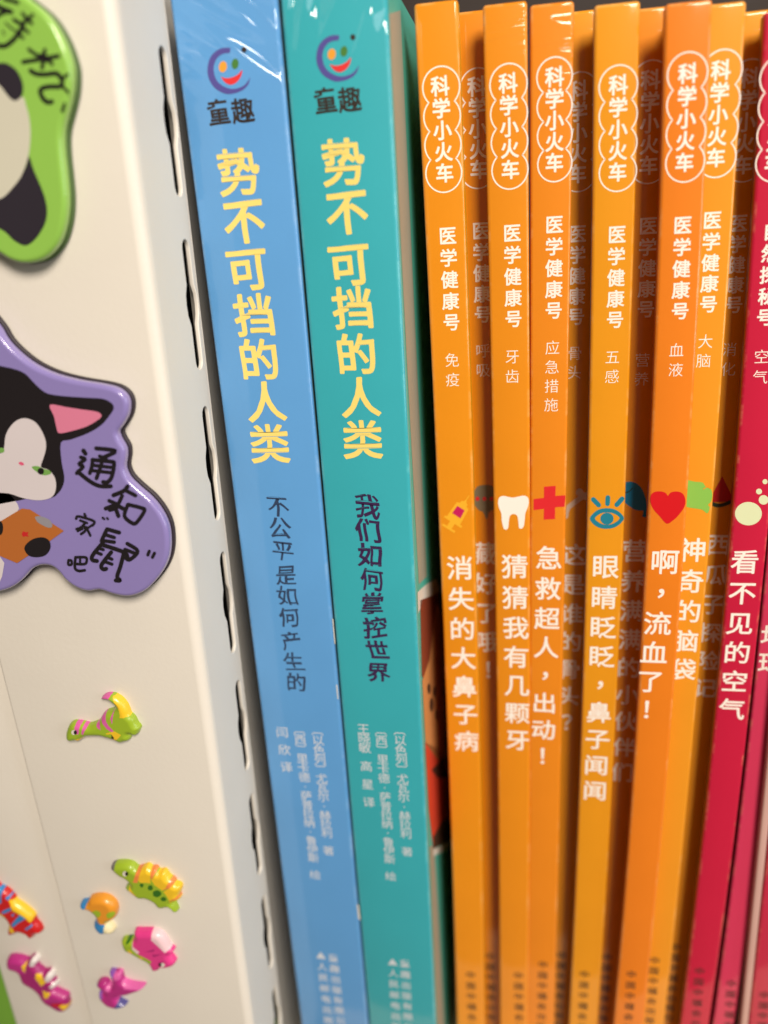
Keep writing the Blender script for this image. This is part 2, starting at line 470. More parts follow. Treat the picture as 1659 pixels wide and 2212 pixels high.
# ------------------------------------------------------------------ the bookshelf
shelf = empty('bookshelf', (0.05, 0.1, 0))
tag(shelf, 'bookshelf holding the row of books, with pale board and dark back panel', 'bookshelf')
board = mat('shelf_board', (228, 205, 176), 0.5, 0.8)
back = mat('shelf_back', (52, 40, 34), 0.7, 0.8)
def rel_box(name, x0, x1, y0, y1, z0, z1, m, parent, bev=0.0):
    o = parent.location
    return link(name, bm_mesh(box_bm(x0 - o.x, x1 - o.x, y0 - o.y, y1 - o.y, z0 - o.z, z1 - o.z, bev), name), m, parent)
rel_box('shelf_board', XS + 0.001, 0.36, -0.040, 0.24, -0.018, 0.0, board, shelf, 0.001)
rel_box('back_panel', XS - 0.2, 0.36, 0.24, 0.25, 0.0, 0.52, back, shelf)

# ------------------------------------------------------------------ books
class Book:
    def __init__(s, name, label, y, L, Rr, top, spine, left=None, right=None, cap=3.4 * MM, body=0.5, deep=0.15, group=None, bev=0.75 * MM, wrink=None, pages=(235, 225, 205), rows=(0, 2212), bow=0):
        if bow: L = [v - 3.5 for v in L]; Rr = [v - 3.5 for v in Rr]
        s.bow = 0; s.h = 1
        Pt = (at(L[0], rows[0], y) + at(Rr[0], rows[0], y)) / 2; Pb = (at(L[1], rows[1], y) + at(Rr[1], rows[1], y)) / 2
        wt = (at(Rr[0], rows[0], y) - at(L[0], rows[0], y)).x; wb = (at(Rr[1], rows[1], y) - at(L[1], rows[1], y)).x
        s.w = wd = (wt + wb) / 2
        a = math.atan2(Pt.x - Pb.x, Pt.z - Pb.z)
        base = Pb + (Pt - Pb) * (Pb.z / (Pb.z - Pt.z))
        base.z = abs(math.sin(a)) * wd / 2 + 0.0001
        s.o = empty(name, base, (0, a, 0)); s.y = y
        tag(s.o, label, 'book', group)
        s.inv = (Matrix.Translation(base) @ Matrix.Rotation(a, 4, 'Y')).inverted()
        s.h = h = s.loc((L[0] + Rr[0]) / 2, top)[1]
        s.bow = bow * depth(at(1200, 1100, y)) / FPX
        sp = spine if not isinstance(spine, tuple) else mat('spine_%d_%d_%d' % spine, spine, 0.5, coat=0.8, coat_rough=0.1, grain=0.08, spec=0.15)
        def cm(c): return mat('cover_%d_%d_%d' % c, c, 0.4, coat=0.3) if c else sp
        b = box_bm(-wd / 2, wd / 2, 0, cap, 0, h, bev, 4)
        me = bm_mesh(b, 'spine'); me.materials.append(sp); me.materials.append(cm(left)); me.materials.append(cm(right))
        for p in me.polygons:
            if p.normal.x < -0.86 and p.center.y > bev * 0.9: p.material_index = 1
            elif p.normal.x > 0.86 and p.center.y > bev * 0.9: p.material_index = 2
        wa = me.attributes.new('wear', 'FLOAT', 'POINT')
        for v in me.vertices:
            a_ = min(1, max(0, (abs(v.co.x) - (wd / 2 - bev)) / bev)); b_ = min(1, max(0, v.co.y / bev)); c_ = min(1, max(0, (v.co.z - (h - bev)) / bev))
            wa.data[v.index].value = max(4 * a_ * (1 - b_) * (1 if 0 < b_ < 1 else 0), 4 * c_ * (1 - b_) * (1 if 0 < b_ < 1 else 0)) if v.co.y < bev else 0
        link('spine', me, [], s.o, smooth=True); me.set_sharp_from_angle(angle=math.radians(60))
        if body:
            full = body > 0.9; y0 = cap - bev - 0.0002 if full else cap + 0.00002
            bw = wd * body; t = min(1.4 * MM, bw * 0.28)
            link('back_cover', bm_mesh(box_bm(-bw / 2, -bw / 2 + t, y0, deep, 0, h - 0.0008, 0.0003, 2), 'back_cover'), cm(left), s.o)
            link('front_cover', bm_mesh(box_bm(bw / 2 - t, bw / 2, y0, deep, 0, h - 0.0008, 0.0003, 2), 'front_cover'), cm(right), s.o)
            link('page_block', bm_mesh(box_bm(-bw / 2 + t + 0.00002, bw / 2 - t - 0.00002, cap + 0.00004, deep - 0.004, 0.002, h - 0.003), 'page_block'), mat('paper_%d_%d_%d' % pages, pages, 0.8), s.o)
    def loc(s, px, py):
        p = s.inv @ at(px, py, s.y); return p.x - s.curve(p.z), p.z
    def curve(s, z):
        """how far the standing book bows sideways at a height"""
        t = min(1.05, max(-0.2, (z - 0.02) / (s.h - 0.02))); return s.bow * 4 * t * (1 - t)
    def bend(s):
        if not s.bow: return
        for o in s.o.children_recursive:
            me = o.data
            if o.name.split('.')[0] in ('spine', 'front_cover', 'back_cover', 'page_block'):
                sharp = o.name.startswith('spine')
                b = bmesh.new(); b.from_mesh(me)
                for k in range(1, 16):
                    bmesh.ops.bisect_plane(b, geom=b.verts[:] + b.edges[:] + b.faces[:], plane_co=(0, 0, s.h * k / 16), plane_no=(0, 0, 1))
                b.to_mesh(me); b.free()
                if sharp: me.set_sharp_from_angle(angle=math.radians(60))
            for v in me.vertices: v.co.x += s.curve(v.co.z)
            me.update()
    def scale(s, px, py):           # metres per picture pixel, measured across
        return depth(at(px, py, s.y)) / FPX
    def col(s, name, chars, p0, p1, size, m, off=0.0, parent=None, rot=0.0, jit=0.0, sx=1.0, lv=1):
        """a column of characters from picture point p0 (middle of the first) to p1 (middle of the last)"""
        a = s.loc(*p0); b = s.loc(*p1); em = size * s.scale(*p0) / 0.9
        n = len(chars); it = []
        for i, c in enumerate(chars):
            t = i / (n - 1) if n > 1 else 0
            rj = random.Random(i * 31 + n)
            it.append((c, a[0] + (b[0] - a[0]) * t + jit * em * rj.uniform(-.06, .06), a[1] + (b[1] - a[1]) * t, em * (1 + jit * rj.uniform(-.08, .08)), rot + jit * rj.uniform(-.06, .06), off, sx))
        return link(name, text_mesh(name, it, -0.03 * MM * lv), m, parent or s.o)
    def each(s, name, items, size, m, off=0.0, rot=0.0, jit=0.0, wob=0.0):
        """characters each given its own picture point"""
        it = []
        n = len(items); a = items[0]; b = items[-1]
        la, lb = s.loc(a[1], a[2]), s.loc(b[1], b[2])
        for i, (c, px, py) in enumerate(items):
            x, z = s.loc(px, py); sz = size if not isinstance(size, (list, tuple)) else size[0] + (size[1] - size[0]) * i / (n - 1)
            rj = random.Random(i * 17 + n)
            it.append((c, x, z, sz * s.scale(px, py) / 0.9, rot + jit * rj.uniform(-.08, .08), off, 1.0))
        return link(name, text_mesh(name, it, -0.03 * MM, wob), m, s.o)
    def flat(s, name, layers, mats, parent=None):
        def conv(px, py):
            x, z = s.loc(px, py); return Vector((x, 0, z))
        return link(name, flat_mesh(name, layers, conv), mats, parent or s.o)
    def chain(s, c0, top, c1, bottom, rpx, m, t=2.9):
        """outline of four overlapping rings"""
        sc = s.scale(c0, top)
        r = rpx * sc; xa, za = s.loc(c0, top); xb, zb = s.loc(c1, bottom)
        za -= r; zb += r
        n = 4; cs = [(xa + (xb - xa) * i / 3, za + (zb - za) * i / 3) for i in range(n)]
        p = (za - zb) / 3; ph = math.acos(min(1, p / 2 / r))     # angle to the waist
        right, left = [], []
        for i, (cx, cz) in enumerate(cs):
            a0 = math.pi / 2 - (ph if i else 0); a1 = -math.pi / 2 + (ph if i < 3 else 0)
            arc = [a0 + (a1 - a0) * k / 18 for k in range(19)]
            right += [(cx + r * math.cos(t_), cz + r * math.sin(t_)) for t_ in arc]
            left += [(cx - r * math.cos(t_), cz + r * math.sin(t_)) for t_ in arc]
        ring = right + left[::-1]
        vs, fs = [], []; tw = t * sc / 2; N = len(ring)
        for i in range(N):
            a, b = ring[i - 1], ring[(i + 1) % N]; dx, dz = b[0] - a[0], b[1] - a[1]; l = math.hypot(dx, dz) or 1
            nx, nz = -dz / l, dx / l
            vs += [(ring[i][0] + nx * tw, -0.03 * MM, ring[i][1] + nz * tw), (ring[i][0] - nx * tw, -0.03 * MM, ring[i][1] - nz * tw)]
        for i in range(N):
            j = (i + 1) % N; fs.append([2 * i, 2 * j, 2 * j + 1, 2 * i + 1])
        me = bpy.data.meshes.new('series_emblem'); me.from_pydata(vs, [], fs); me.update()
        bm = bmesh.new(); bm.from_mesh(me)
        for f in bm.faces:
            f.normal_update()
            if f.normal.y > 0: f.normal_flip()
        bm.to_mesh(me); bm.free()
        return link('series_emblem', me, m, s.o)

white = mat('white_print', (255, 244, 232), 0.42, 0.9, vary=0.0)
blackp = mat('black_print', (46, 34, 26), 0.45, 0.9, vary=0.0)

# --- the two tall hardcovers
blue_s = mat('blue_laminate', (98, 164, 224), 0.5, coat=1.0, coat_rough=0.08, grain=0.05, spec=0.15, vary=0.045, wear=(190, 214, 236), specks=(75, 0.014, (40, 70, 110)), wrinkle=(0.288, 0.308, -0.62, 17, 105, 0.0040))
teal_s = mat('teal_laminate', (58, 178, 190), 0.5, coat=1.0, coat_rough=0.08, grain=0.05, spec=0.15, vary=0.045, wear=(150, 226, 226), specks=(75, 0.014, (30, 90, 96)), wrinkle=(0.291, 0.307, 1.15, 22, 105, 0.0036))
B1 = Book('hardcover_book', 'blue hardcover spine with yellow title and smiling face logo, beside the cream cabinet', YB, (362, 652), (602, 793), -60, blue_s,
          left=(70, 120, 170), right=(90, 120, 120), cap=3 * MM, body=0.998, deep=0.16, group='tall hardcovers with yellow titles', bev=0.9 * MM)
B2 = Book('hardcover_book', 'teal hardcover spine with yellow title and dark subtitle, between blue and orange books', YB, (605, 797), (836, 942), -60, teal_s,
          left=(60, 130, 130), right=(96, 214, 192), cap=3 * MM, body=0.998, deep=0.16, group='tall hardcovers with yellow titles', bev=0.9 * MM)
yel = mat('yellow_print', (248, 222, 122), 0.42, 0.9, vary=0.0)
navy = mat('navy_print', (44, 62, 92), 0.42, 0.9, vary=0.0); plum = mat('plum_print', (58, 32, 76), 0.42, 0.9, vary=0.0)
logo_m = [mat('logo_violet', (82, 76, 150), 0.42, 0.9), mat('logo_orange', (240, 160, 50), 0.42, 0.9), mat('logo_green', (70, 125, 50), 0.42, 0.9), mat('logo_red', (228, 48, 50), 0.42, 0.9), blackp]
def face_logo(B, dx, dy, olive=False):
    def P(l): return [(x + dx, y + dy) for x, y in l]
    # measured on the blue spine
    arc_o = [(498, 103), (476, 105), (457, 120), (449, 142), (450, 166), (462, 188), (482, 201), (500, 203), (522, 196), (536, 183), (541, 166)]
    arc_i = [(538, 172), (528, 184), (515, 190), (500, 192), (484, 187), (470, 176), (463, 160), (462, 143), (468, 127), (480, 117), (497, 114)]
    L = [(P(smooth(arc_o, 4, False) + smooth(arc_i, 4, False)), 0, 1),
         (P(ell(481.6, 144.3, 8.6, 12, 0.15)), 1, 1), (P(ell(508, 137.9, 7.6, 11.5, 0.1)), 2, 1),
         (P(smooth([(478, 166), (488, 169), (502, 167), (515, 160), (523, 151), (521, 164), (512, 177), (500, 183), (489, 180), (482, 173)], 4)), 3, 1),
         (P(ell(527.4, 107.4, 5.6, 6.5)), 4, 1)]
    return B.flat('publisher_logo', L, logo_m)
for B, dx, dy in ((B1, 0, 0), (B2, 235, -27)):
    lg = face_logo(B, dx, dy)
B1.each('logo_lettering', [('童', 472.6, 243.5), ('趣', 524.5, 240)], 47, blackp, 0.022, 0.02, 0.5, 0.008)
B2.each('logo_lettering', [('童', 703.6, 218.4), ('趣', 755.5, 216)], 47, blackp, 0.022, 0.02, 0.5, 0.008)
T = '势不可挡的人类'
B1.each('title_lettering', list(zip(T, (515.6, 528, 534.3, 549.9, 559.7, 574.5, 582.3), (374, 479.8, 583, 682.6, 778.3, 870, 960))), (88, 82), yel, 0.024, 0.015, 0.3, 0.010)
B2.each('title_lettering', list(zip(T, (741.2, 750.1, 754.2, 762.8, 769.8, 778.4, 783.1), (352.7, 460, 573, 667, 766.6, 860.4, 951))), (88, 81), yel, 0.024, 0.015, 0.3, 0.010)
B1.each('subtitle_lettering', list(zip('不公平是如何产生的', (600, 604.6, 610.5, 618.3, 621.4, 624, 629.3, 635, 640.3), (1094.7, 1141.6, 1190.4, 1243.2, 1288, 1333.3, 1384.6, 1430.6, 1474.5))), (46, 42), navy, 0.014, 0.0, 1.3, 0.035)
B2.each('subtitle_lettering', list(zip('我们如何掌控世界', (793.3, 796, 799.1, 803, 804.7, 810, 815.7, 817.9), (1094.7, 1147.5, 1200.2, 1253, 1305.7, 1356.1, 1405.2, 1452.6))), (52, 46), plum, 0.022, 0.0, 1.3, 0.035)
pale = mat('pale_print', (222, 226, 232), 0.42, 0.8, vary=0.0)
for B, c1, c2, c3 in ((B1, ((685, 1578), (709.6, 1838)), ((646, 1576), (681, 1890)), None), (B2, ((863, 1578), (879.3, 1840)), ((822.3, 1578), (844.2, 1893)), None)):
    B.col('author_lettering', '︹以色列︺尤瓦尔·赫拉利 著', c1[0], c1[1], 25, pale, 0.004)
    B.col('author_lettering', '︹西︺里卡德·萨普拉纳·鲁伊斯 绘', c2[0], c2[1], 25, pale, 0.004)
B1.col('translator_lettering', '闫 欣 译', (609.6, 1582), (619, 1657), 26, pale, 0.004)
B2.col('translator_lettering', '王晓敏 高 星 译', (785, 1575), (797, 1733), 26, pale, 0.004)
B1.col('publisher_lettering', '▲人民邮电出版社', (693, 2064), (712, 2226), 21, pale, 0.01)
B1.col('publisher_lettering', '童趣出版有限公司', (720, 2070), (738, 2226), 21, pale, 0.01)
B2.col('publisher_lettering', '▲人民邮电出版社', (848, 2078), (858, 2240), 21, pale, 0.01)
B2.col('publisher_lettering', '童趣出版有限公司', (874.5, 2082), (884, 2240), 21, pale, 0.01)
# worn white corner of the blue jacket where the two books part
chip = mat('worn_paper', (226, 224, 214), 0.7, 0.85)
for q in ([(717.5, 1335), (720, 1338), (724.5, 1392), (722.5, 1390)], [(726, 1480), (728.5, 1478), (731.5, 1512), (729, 1508)], [(771, 1952), (775, 1956), (778.5, 1988), (774, 1984)]):
    B1.flat('worn_edge', [(q, 0, 1)], chip)

# the teal jacket's side seen past its spine: grey hinge and the printed picture
def side_patch(B, name, polys, mats, lift):
    """polygons (picture points) laid on the book's right cover"""
    lw = B.w * 0.998 / 2 + lift
    vs, fs, mi = [], [], []
    inv = B.inv; c = inv @ CAM
    for poly, m, lv in polys:
        pts = []
        for px, py in poly:
            d = (inv.to_3x3() @ ray(px, py)); t = (lw + lv * 0.00003 - c.x) / d.x; pts.append(c + d * t)
        b0 = len(vs); vs += pts
        q = [Vector((p.y, p.z, 0)) for p in pts]
        for t in tessellate_polygon([q]):
            a, b, e = (pts[i] for i in t)
            if (b - a).cross(e - a).x < 0: t = (t[0], t[2], t[1])
            fs.append([b0 + i for i in t]); mi.append(m)
    me = bpy.data.meshes.new(name); me.from_pydata([tuple(v) for v in vs], [], fs); me.update(); me.polygons.foreach_set('material_index', mi)
    return link(name, me, mats, B.o)
hinge_m = mat('pale_hinge', (186, 180, 158), 0.4, 0.86, coat=0.2)
for q in ([(841, 30), (865, 22), (883, 410), (894, 645), (906, 900), (922, 1245), (905, 1262), (880, 800)], [(928, 1830), (938, 1824), (949, 2000), (962, 2230), (946, 2230)]):
    side_patch(B2, 'cover_hinge', [(q, 0, 1)], hinge_m, 0.00003)
pic = [mat('picture_cream', (250, 240, 224), 0.4), mat('picture_brown', (150, 66, 40), 0.4), mat('picture_skin', (238, 160, 92), 0.4), mat('picture_red', (240, 76, 48), 0.4), mat('picture_dark', (84, 54, 40), 0.4)]
def r6(l): return [(432.03 + x * .43846, 1242.1 + y * .43846) for x, y in l]
side_patch(B2, 'cover_picture', [(r6([(1072, 85), (1110, 50), (1165, 15), (1185, 90), (1100, 130), (1075, 190)]), 0, 2),
    (r6([(1085, 125), (1180, 85), (1200, 300), (1150, 420), (1110, 520), (1094, 500)]), 1, 2),
    (r6([(1165, 140), (1200, 200), (1225, 700), (1200, 950), (1112, 830), (1096, 520), (1130, 420)]), 2, 3),
    (r6([(1110, 825), (1180, 860), (1230, 960), (1240, 1200), (1150, 1345), (1128, 1160)]), 3, 3),
    (r6([(1150, 1290), (1190, 1215), (1240, 1190), (1240, 1300), (1150, 1350)]), 4, 4),
    (r6([(1150, 1352), (1240, 1305), (1240, 1340), (1150, 1385)]), 0, 3),
    (r6(ell(1128, 560, 8, 26)), 4, 4), (r6(ell(1155, 575, 8, 28)), 4, 4), (r6(ell(1140, 640, 9, 34)), 4, 4), (r6(ell(1165, 690, 7, 26)), 4, 4),
    (r6([(1140, 960), (1200, 900), (1225, 1000), (1170, 1000)]), 4, 4)], pic, 0.00003)

# --- the orange series
E1, E2 = '科学小火车', '医学健康号'
GRP = 'thin orange picture books of one series'
def series(label, y, L, R, top, colr, emb, ring, ser, topic, title, pub, icon=None, left=None, right=None, rows=(0, 2212), group=GRP, serial=E2, wr=None, body=0.5, bow=0):
    sp = mat('laminate_%d_%d_%d%s' % (*colr, '_creased' if wr else ''), colr, 0.5, coat=1.0, coat_rough=0.07, grain=0.06, spec=0.15, vary=0.045, wear=(255, 214, 150), specks=(150, 0.022, (150, 84, 20)), wrinkle=wr)
    B = Book('picture_book', label, y, L, R, top, sp, left=left, right=right, group=group, rows=rows, body=body, bow=bow)
    if ring:
        em = B.chain(*ring, white)
        B.col('emblem_lettering', E1, emb[0], emb[1], 37, white, 0.026, em, 0.0)
    if ser: B.col('series_lettering', serial, ser[0], ser[1], 35, white, 0.02, rot=0.0)
    if topic: B.col('topic_lettering', topic[0], topic[1], topic[2], 29, white, -0.006, rot=0.0)
    if title: B.col('title_lettering', title[0], title[1], title[2], title[3] if len(title) > 3 else 51, white, 0.013, rot=0.0)
    if pub: B.col('publisher_lettering', '中国中福会出版社', pub, (pub[0] + (pub[2] if len(pub) > 2 else 6), pub[1] + 152), 20, blackp, 0.012) if len(pub) == 2 else B.col('publisher_lettering', '中国中福会出版社', pub[:2], pub[2:], 20, blackp, 0.012)
    if icon: B.flat('icon', icon[0], icon[1])
    B.bend()
    return B
def z5(l): return [(918.06 + x * .34179, 972.07 + y * .34179) for x, y in l]
def z6(l): return [(1226.97 + x * .34179, 972.07 + y * .34179) for x, y in l]
c_yel = mat('icon_yellow', (244, 178, 40), .42, .9); c_mag = mat('icon_magenta', (200, 20, 90), .42, .9); c_grey = mat('icon_grey', (130, 118, 92), .42, .9)
c_red = mat('icon_red', (228, 38, 44), .42, .9); c_teal = mat('icon_teal', (26, 128, 150), .42, .9); c_heart = mat('icon_heart', (216, 10, 22), .42, .9)
c_blue = mat('icon_blue', (20, 126, 168), .42, .9); c_leaf = mat('icon_leaf', (140, 196, 80), .42, .9); c_wm = mat('icon_melon', (190, 24, 20), .42, .9); c_dk = mat('icon_dark', (40, 60, 40), .42, .9)
c_bub = mat('icon_bubble', (226, 232, 186), .42, .9); c_bone = mat('icon_bone', (226, 200, 176), .42, .9)

OR1 = (242, 150, 18); OR2 = (243, 148, 20); OR3 = (246, 144, 26); OR4 = (246, 160, 22); OR5 = (246, 134, 26); OR6 = (246, 158, 32)
# turn a slanted icon frame (u along the needle, v across) into zoom points
def rotpts(cx, cy, ang, pts): 
    c, s = math.cos(ang), math.sin(ang); return [(cx + u * c - v * s, cy + u * s + v * c) for u, v in pts]
sy = lambda pts: z5(rotpts(205, 405, math.radians(-58), pts))
syringe = [(sy([(-62, -62), (-48, -62), (-48, -50), (62, -44), (70, -24), (86, -22), (90, -8), (100, -8), (100, -3), (138, -3), (138, 3), (100, 3), (100, 8), (90, 8), (86, 22), (70, 24), (62, 44), (-48, 50), (-48, 66), (-62, 66)]), 0, 1),
           (sy([(-62, -16), (-62, 18), (-98, 18), (-98, -16)]), 0, 1), (sy([(-98, -46), (-98, 46), (-112, 46), (-112, -46)]), 0, 1),
           (sy([(-12, -32), (44, -28), (44, 26), (-12, 30)]), 1, 2)]
series('orange book spine with yellow syringe icon, leftmost orange book beside the teal cover', 0.0, (897, 990), (992, 1051), 2, OR1,
       ((950.8, 186.7), (960.5, 374.5)), (951.1, 143.2, 960.2, 415.4, 40.3), ((966.9, 509.9), (975.3, 696.5)), ('免疫', (976.3, 778.4), (977.7, 820.6)),
       ('消失的大鼻子病', (993.3, 1227.7), (1007.6, 1601.7), 53), (1016.5, 2106.4, 1021, 2262), (syringe, [c_yel, c_mag]), left=(210, 150, 40), right=(226, 196, 20), bow=7)
speech = [(z5(smooth([(322, 240), (350, 224), (385, 220), (420, 226), (450, 250), (462, 300), (456, 350), (430, 380), (405, 390), (390, 438), (368, 392), (340, 380), (312, 340), (308, 285)], 3)), 0, 1),
          (z5(ell(332, 308, 13, 13)), 1, 2), (z5(ell(376, 308, 13, 13)), 1, 2), (z5(ell(420, 308, 13, 13)), 1, 2)]
DE = 0.0082
series('recessed orange book with grey speech bubble icon, shaded between syringe and tooth books', DE, (979, 1030), (1071, 1091), 22, OR2,
       ((1030, 187.5), (1034.7, 367)), (1030.8, 146.6, 1033.5, 407, 38.5), ((1038.9, 499.1), (1042.9, 679.6)), ('呼吸', (1042.9, 758.2), (1043.5, 799.9)),
       ('藏好了哦！', (1047, 1196), (1055, 1447), 49), (1058.7, 2066, 1062, 2218), (speech, [c_grey, c_red]), bow=6, rows=(145, 2062))
tooth = [(z5(smooth([(462, 330), (470, 300), (495, 290), (530, 297), (560, 300), (590, 294), (625, 288), (650, 300), (656, 330), (648, 365), (634, 400), (630, 440), (624, 480), (610, 496), (594, 490), (590, 450), (582, 415), (560, 404), (538, 415), (530, 450), (526, 490), (514, 502), (498, 496), (486, 450), (482, 400), (468, 365)], 4)), 0, 1)]
series('orange book spine with white tooth icon, red edge touching the cross book', 0.0003, (1044, 1084), (1143.5, 1143), 5, OR2,
       ((1097.6, 180.5), (1102.3, 367)), (1097.7, 137.2, 1102.1, 408.4, 40), ((1106, 504), (1109.2, 689.2)), ('牙齿', (1106.6, 770.9), (1106.6, 813.3)),
       ('猜猜我有几颗牙', (1111.9, 1225), (1118, 1599.3), 53), (1119.9, 2107.7, 1122, 2262), (tooth, [white]), left=(226, 150, 90), right=(214, 40, 30), wr=(0.290, 0.303, 0.05, 25, 330, 0.0006), bow=6)
cross = [(z5([(752, 232), (826, 226), (824, 290), (888, 286), (882, 358), (822, 362), (822, 436), (750, 440), (752, 372), (686, 380), (686, 310), (752, 302)]), 0, 1)]
series('orange book spine with red cross icon, directly right of the tooth book', 0.0008, (1149, 1140.5), (1243, 1202), 5, OR3,
       ((1198, 166.7), (1197.4, 352)), (1198, 123.2, 1198, 392.5, 37.5), ((1197.3, 485.7), (1196, 671)), ('应急措施', (1193.3, 751.5), (1190.6, 875)),
       ('急救超人，出动！', (1185.7, 1206), (1172, 1633), 52), (1173, 2084, 1168, 2238), (cross, [c_red]), left=(214, 40, 30), wr=(0.286, 0.302, 0.0, 25, 260, 0.0008), bow=4)
bone = [(z5([(884, 420), (896, 350), (960, 300), (1000, 262), (1030, 290), (985, 322), (918, 372), (900, 424)]), 0, 1), (z5(ell(978, 268, 24, 26)), 0, 1), (z5(ell(1016, 292, 26, 24)), 0, 1), (z5(ell(884, 410, 24, 26)), 0, 1)]
series('deeply shaded orange book with faint bone icon, between cross and eye books', 0.0085, (1202, 1183), (1294, 1243), 23, OR4,
       ((1249.5, 196.6), (1247, 376)), (1253, 155.5, 1249, 414, 38.5), ((1247, 505.8), (1244.3, 684.4)), ('骨头', (1241.6, 763.6), (1240, 805)),
       ('这是谁的骨头？', (1239.3, 1199), (1224, 1560), 48), (1213, 2064, 1206, 2214), (bone, [c_bone]), bow=6, rows=(145, 2062))
eye = [(z6(smooth([(138, 432), (165, 395), (200, 374), (246, 367), (292, 374), (328, 395), (354, 430), (330, 466), (292, 490), (246, 498), (200, 492), (162, 470)], 4)), 0, 1),
       (z6(smooth([(170, 432), (205, 402), (246, 394), (290, 402), (326, 430), (290, 462), (246, 472), (204, 462)], 4)), 1, 2), (z6(ell(246, 433, 42, 38)), 0, 3)]
for a, b in (((160, 312), (194, 348)), ((252, 300), (250, 340)), ((342, 308), (308, 346))): eye += [(z6(q), 0, 1) for q in stroke([a, b], 30, False)]
o4m = mat('laminate_%d_%d_%d' % OR4, OR4, 0.5, coat=1.0, coat_rough=0.07, grain=0.06, spec=0.15, vary=0.045, wear=(255, 214, 150), specks=(150, 0.022, (150, 84, 20)))
series('golden orange book spine with teal eye icon and blue left edge', -0.0004, (1287, 1232), (1388, 1294), 5, OR4,
       ((1335.8, 184.4), (1333.7, 372.4)), (1336.3, 140.6, 1333.7, 413.3, 40.3), ((1332.5, 507.2), (1328.5, 691.1)), ('五感', (1322.8, 771.7), (1321.8, 813.8)),
       ('眼睛眨眨，鼻子闻闻', (1308, 1225), (1285, 1708.6), 53), (1262.6, 2105, 1254, 2260), (eye, [c_teal, o4m]), left=(70, 110, 170), bow=13)
fish = [(z6(smooth([(330, 260), (345, 215), (385, 200), (430, 210), (470, 250), (490, 310), (500, 370), (496, 420), (470, 420), (475, 385), (430, 380), (380, 350), (340, 310)], 4)), 0, 1)]
fish += [(z6(q), 1, 2) for q in stroke([(360, 270), (385, 262), (408, 240)], 7)]
series('recessed orange book with blue fish icon, shaded beside the eye book', 0.0062, (1354, 1281), (1449, 1343), 16, OR2,
       ((1405.4, 173.2), (1400.9, 358)), (1408, 130, 1400, 396.6, 39.5), ((1400, 488.4), (1395.6, 668.3)), ('营养', (1388, 778.4), (1386, 819.2)),
       ('营养满满的小伙伴们', (1372, 1190.8), (1345, 1669), 50), (1311.6, 2068, 1303, 2220), (fish, [c_blue, c_dk]), bow=14, rows=(145, 2062))
heart = [(z6(smooth([(632, 288), (650, 268), (690, 262), (725, 276), (742, 315), (735, 360), (700, 410), (660, 448), (622, 465), (580, 420), (540, 375), (522, 330), (524, 285), (550, 264), (590, 262), (618, 272)], 4)), 0, 1)]
series('reddish orange book spine with red heart icon, standing furthest forward', -0.0036, (1439, 1328), (1546, 1389), 2, OR5,
       ((1486, 159.4), (1478.3, 351.6)), (1486.6, 112.5, 1478.3, 393.2, 41.5), ((1474.5, 487), (1469.2, 672.3)), ('血液', (1461.1, 756.9), (1459.5, 799.3)),
       ('啊，流血了！', (1436, 1214.7), (1397, 1532.6), 55), (1363.7, 2105, 1353, 2262), (heart, [c_heart]), left=(186, 70, 20), bow=20)
leaf = [(z6(smooth([(700, 230), (740, 190), (800, 200), (850, 205), (870, 232), (900, 240), (912, 280), (905, 325), (885, 345), (896, 365), (880, 400), (850, 378), (810, 370), (760, 362), (710, 340), (690, 290)], 3)), 0, 1)]
leaf += [(z6(q), 1, 2) for q in stroke([(856, 246), (880, 234), (900, 244)], 6)]
series('amber orange book with green brain icon, tucked behind the heart book', 0.0004, (1519, 1377), (1618, 1437), 5, OR6,
       ((1557.2, 152.3), (1546, 341.2)), (1562.9, 106.8, 1546, 383.3, 40.5), ((1538.4, 476.3), (1530.4, 657.6)), ('大脑', (1523.7, 738), (1519.7, 779.7)),
       ('神奇的脑袋', (1496, 1189), (1475, 1447), 53), (1414.5, 2075, 1402, 2225), (leaf, [c_leaf, OR6 and mat('laminate_%d_%d_%d' % OR6, OR6, 0.5, coat=1.0, coat_rough=0.07, grain=0.06, spec=0.15, vary=0.045, wear=(255, 214, 150), specks=(150, 0.022, (150, 84, 20)))]), bow=15)
melon = [(z6([(975, 165), (1040, 300), (1036, 325), (910, 330), (900, 300)]), 0, 1), (z6(smooth([(900, 322), (960, 340), (1035, 312), (1045, 325), (1000, 352), (940, 362), (905, 345)], 3)), 1, 2)]
series('deeply shaded orange book with dark red watermelon icon, beside the first crimson book', 0.0072, (1569, 1429), (1661, 1489), 24, OR4,
       ((1619, 169), (1604.6, 356.8)), (1622.8, 127.6, 1604.6, 393, 39.5), ((1594.8, 483), (1585.4, 658.9)), ('消化', (1575.5, 755.6), (1573, 797.7)),
       ('西瓜子探险记', (1551.7, 1177), (1522.6, 1486.5), 48), (1458.8, 2046, 1446, 2198), (melon, [c_wm, c_dk]), bow=15, rows=(145, 2062))
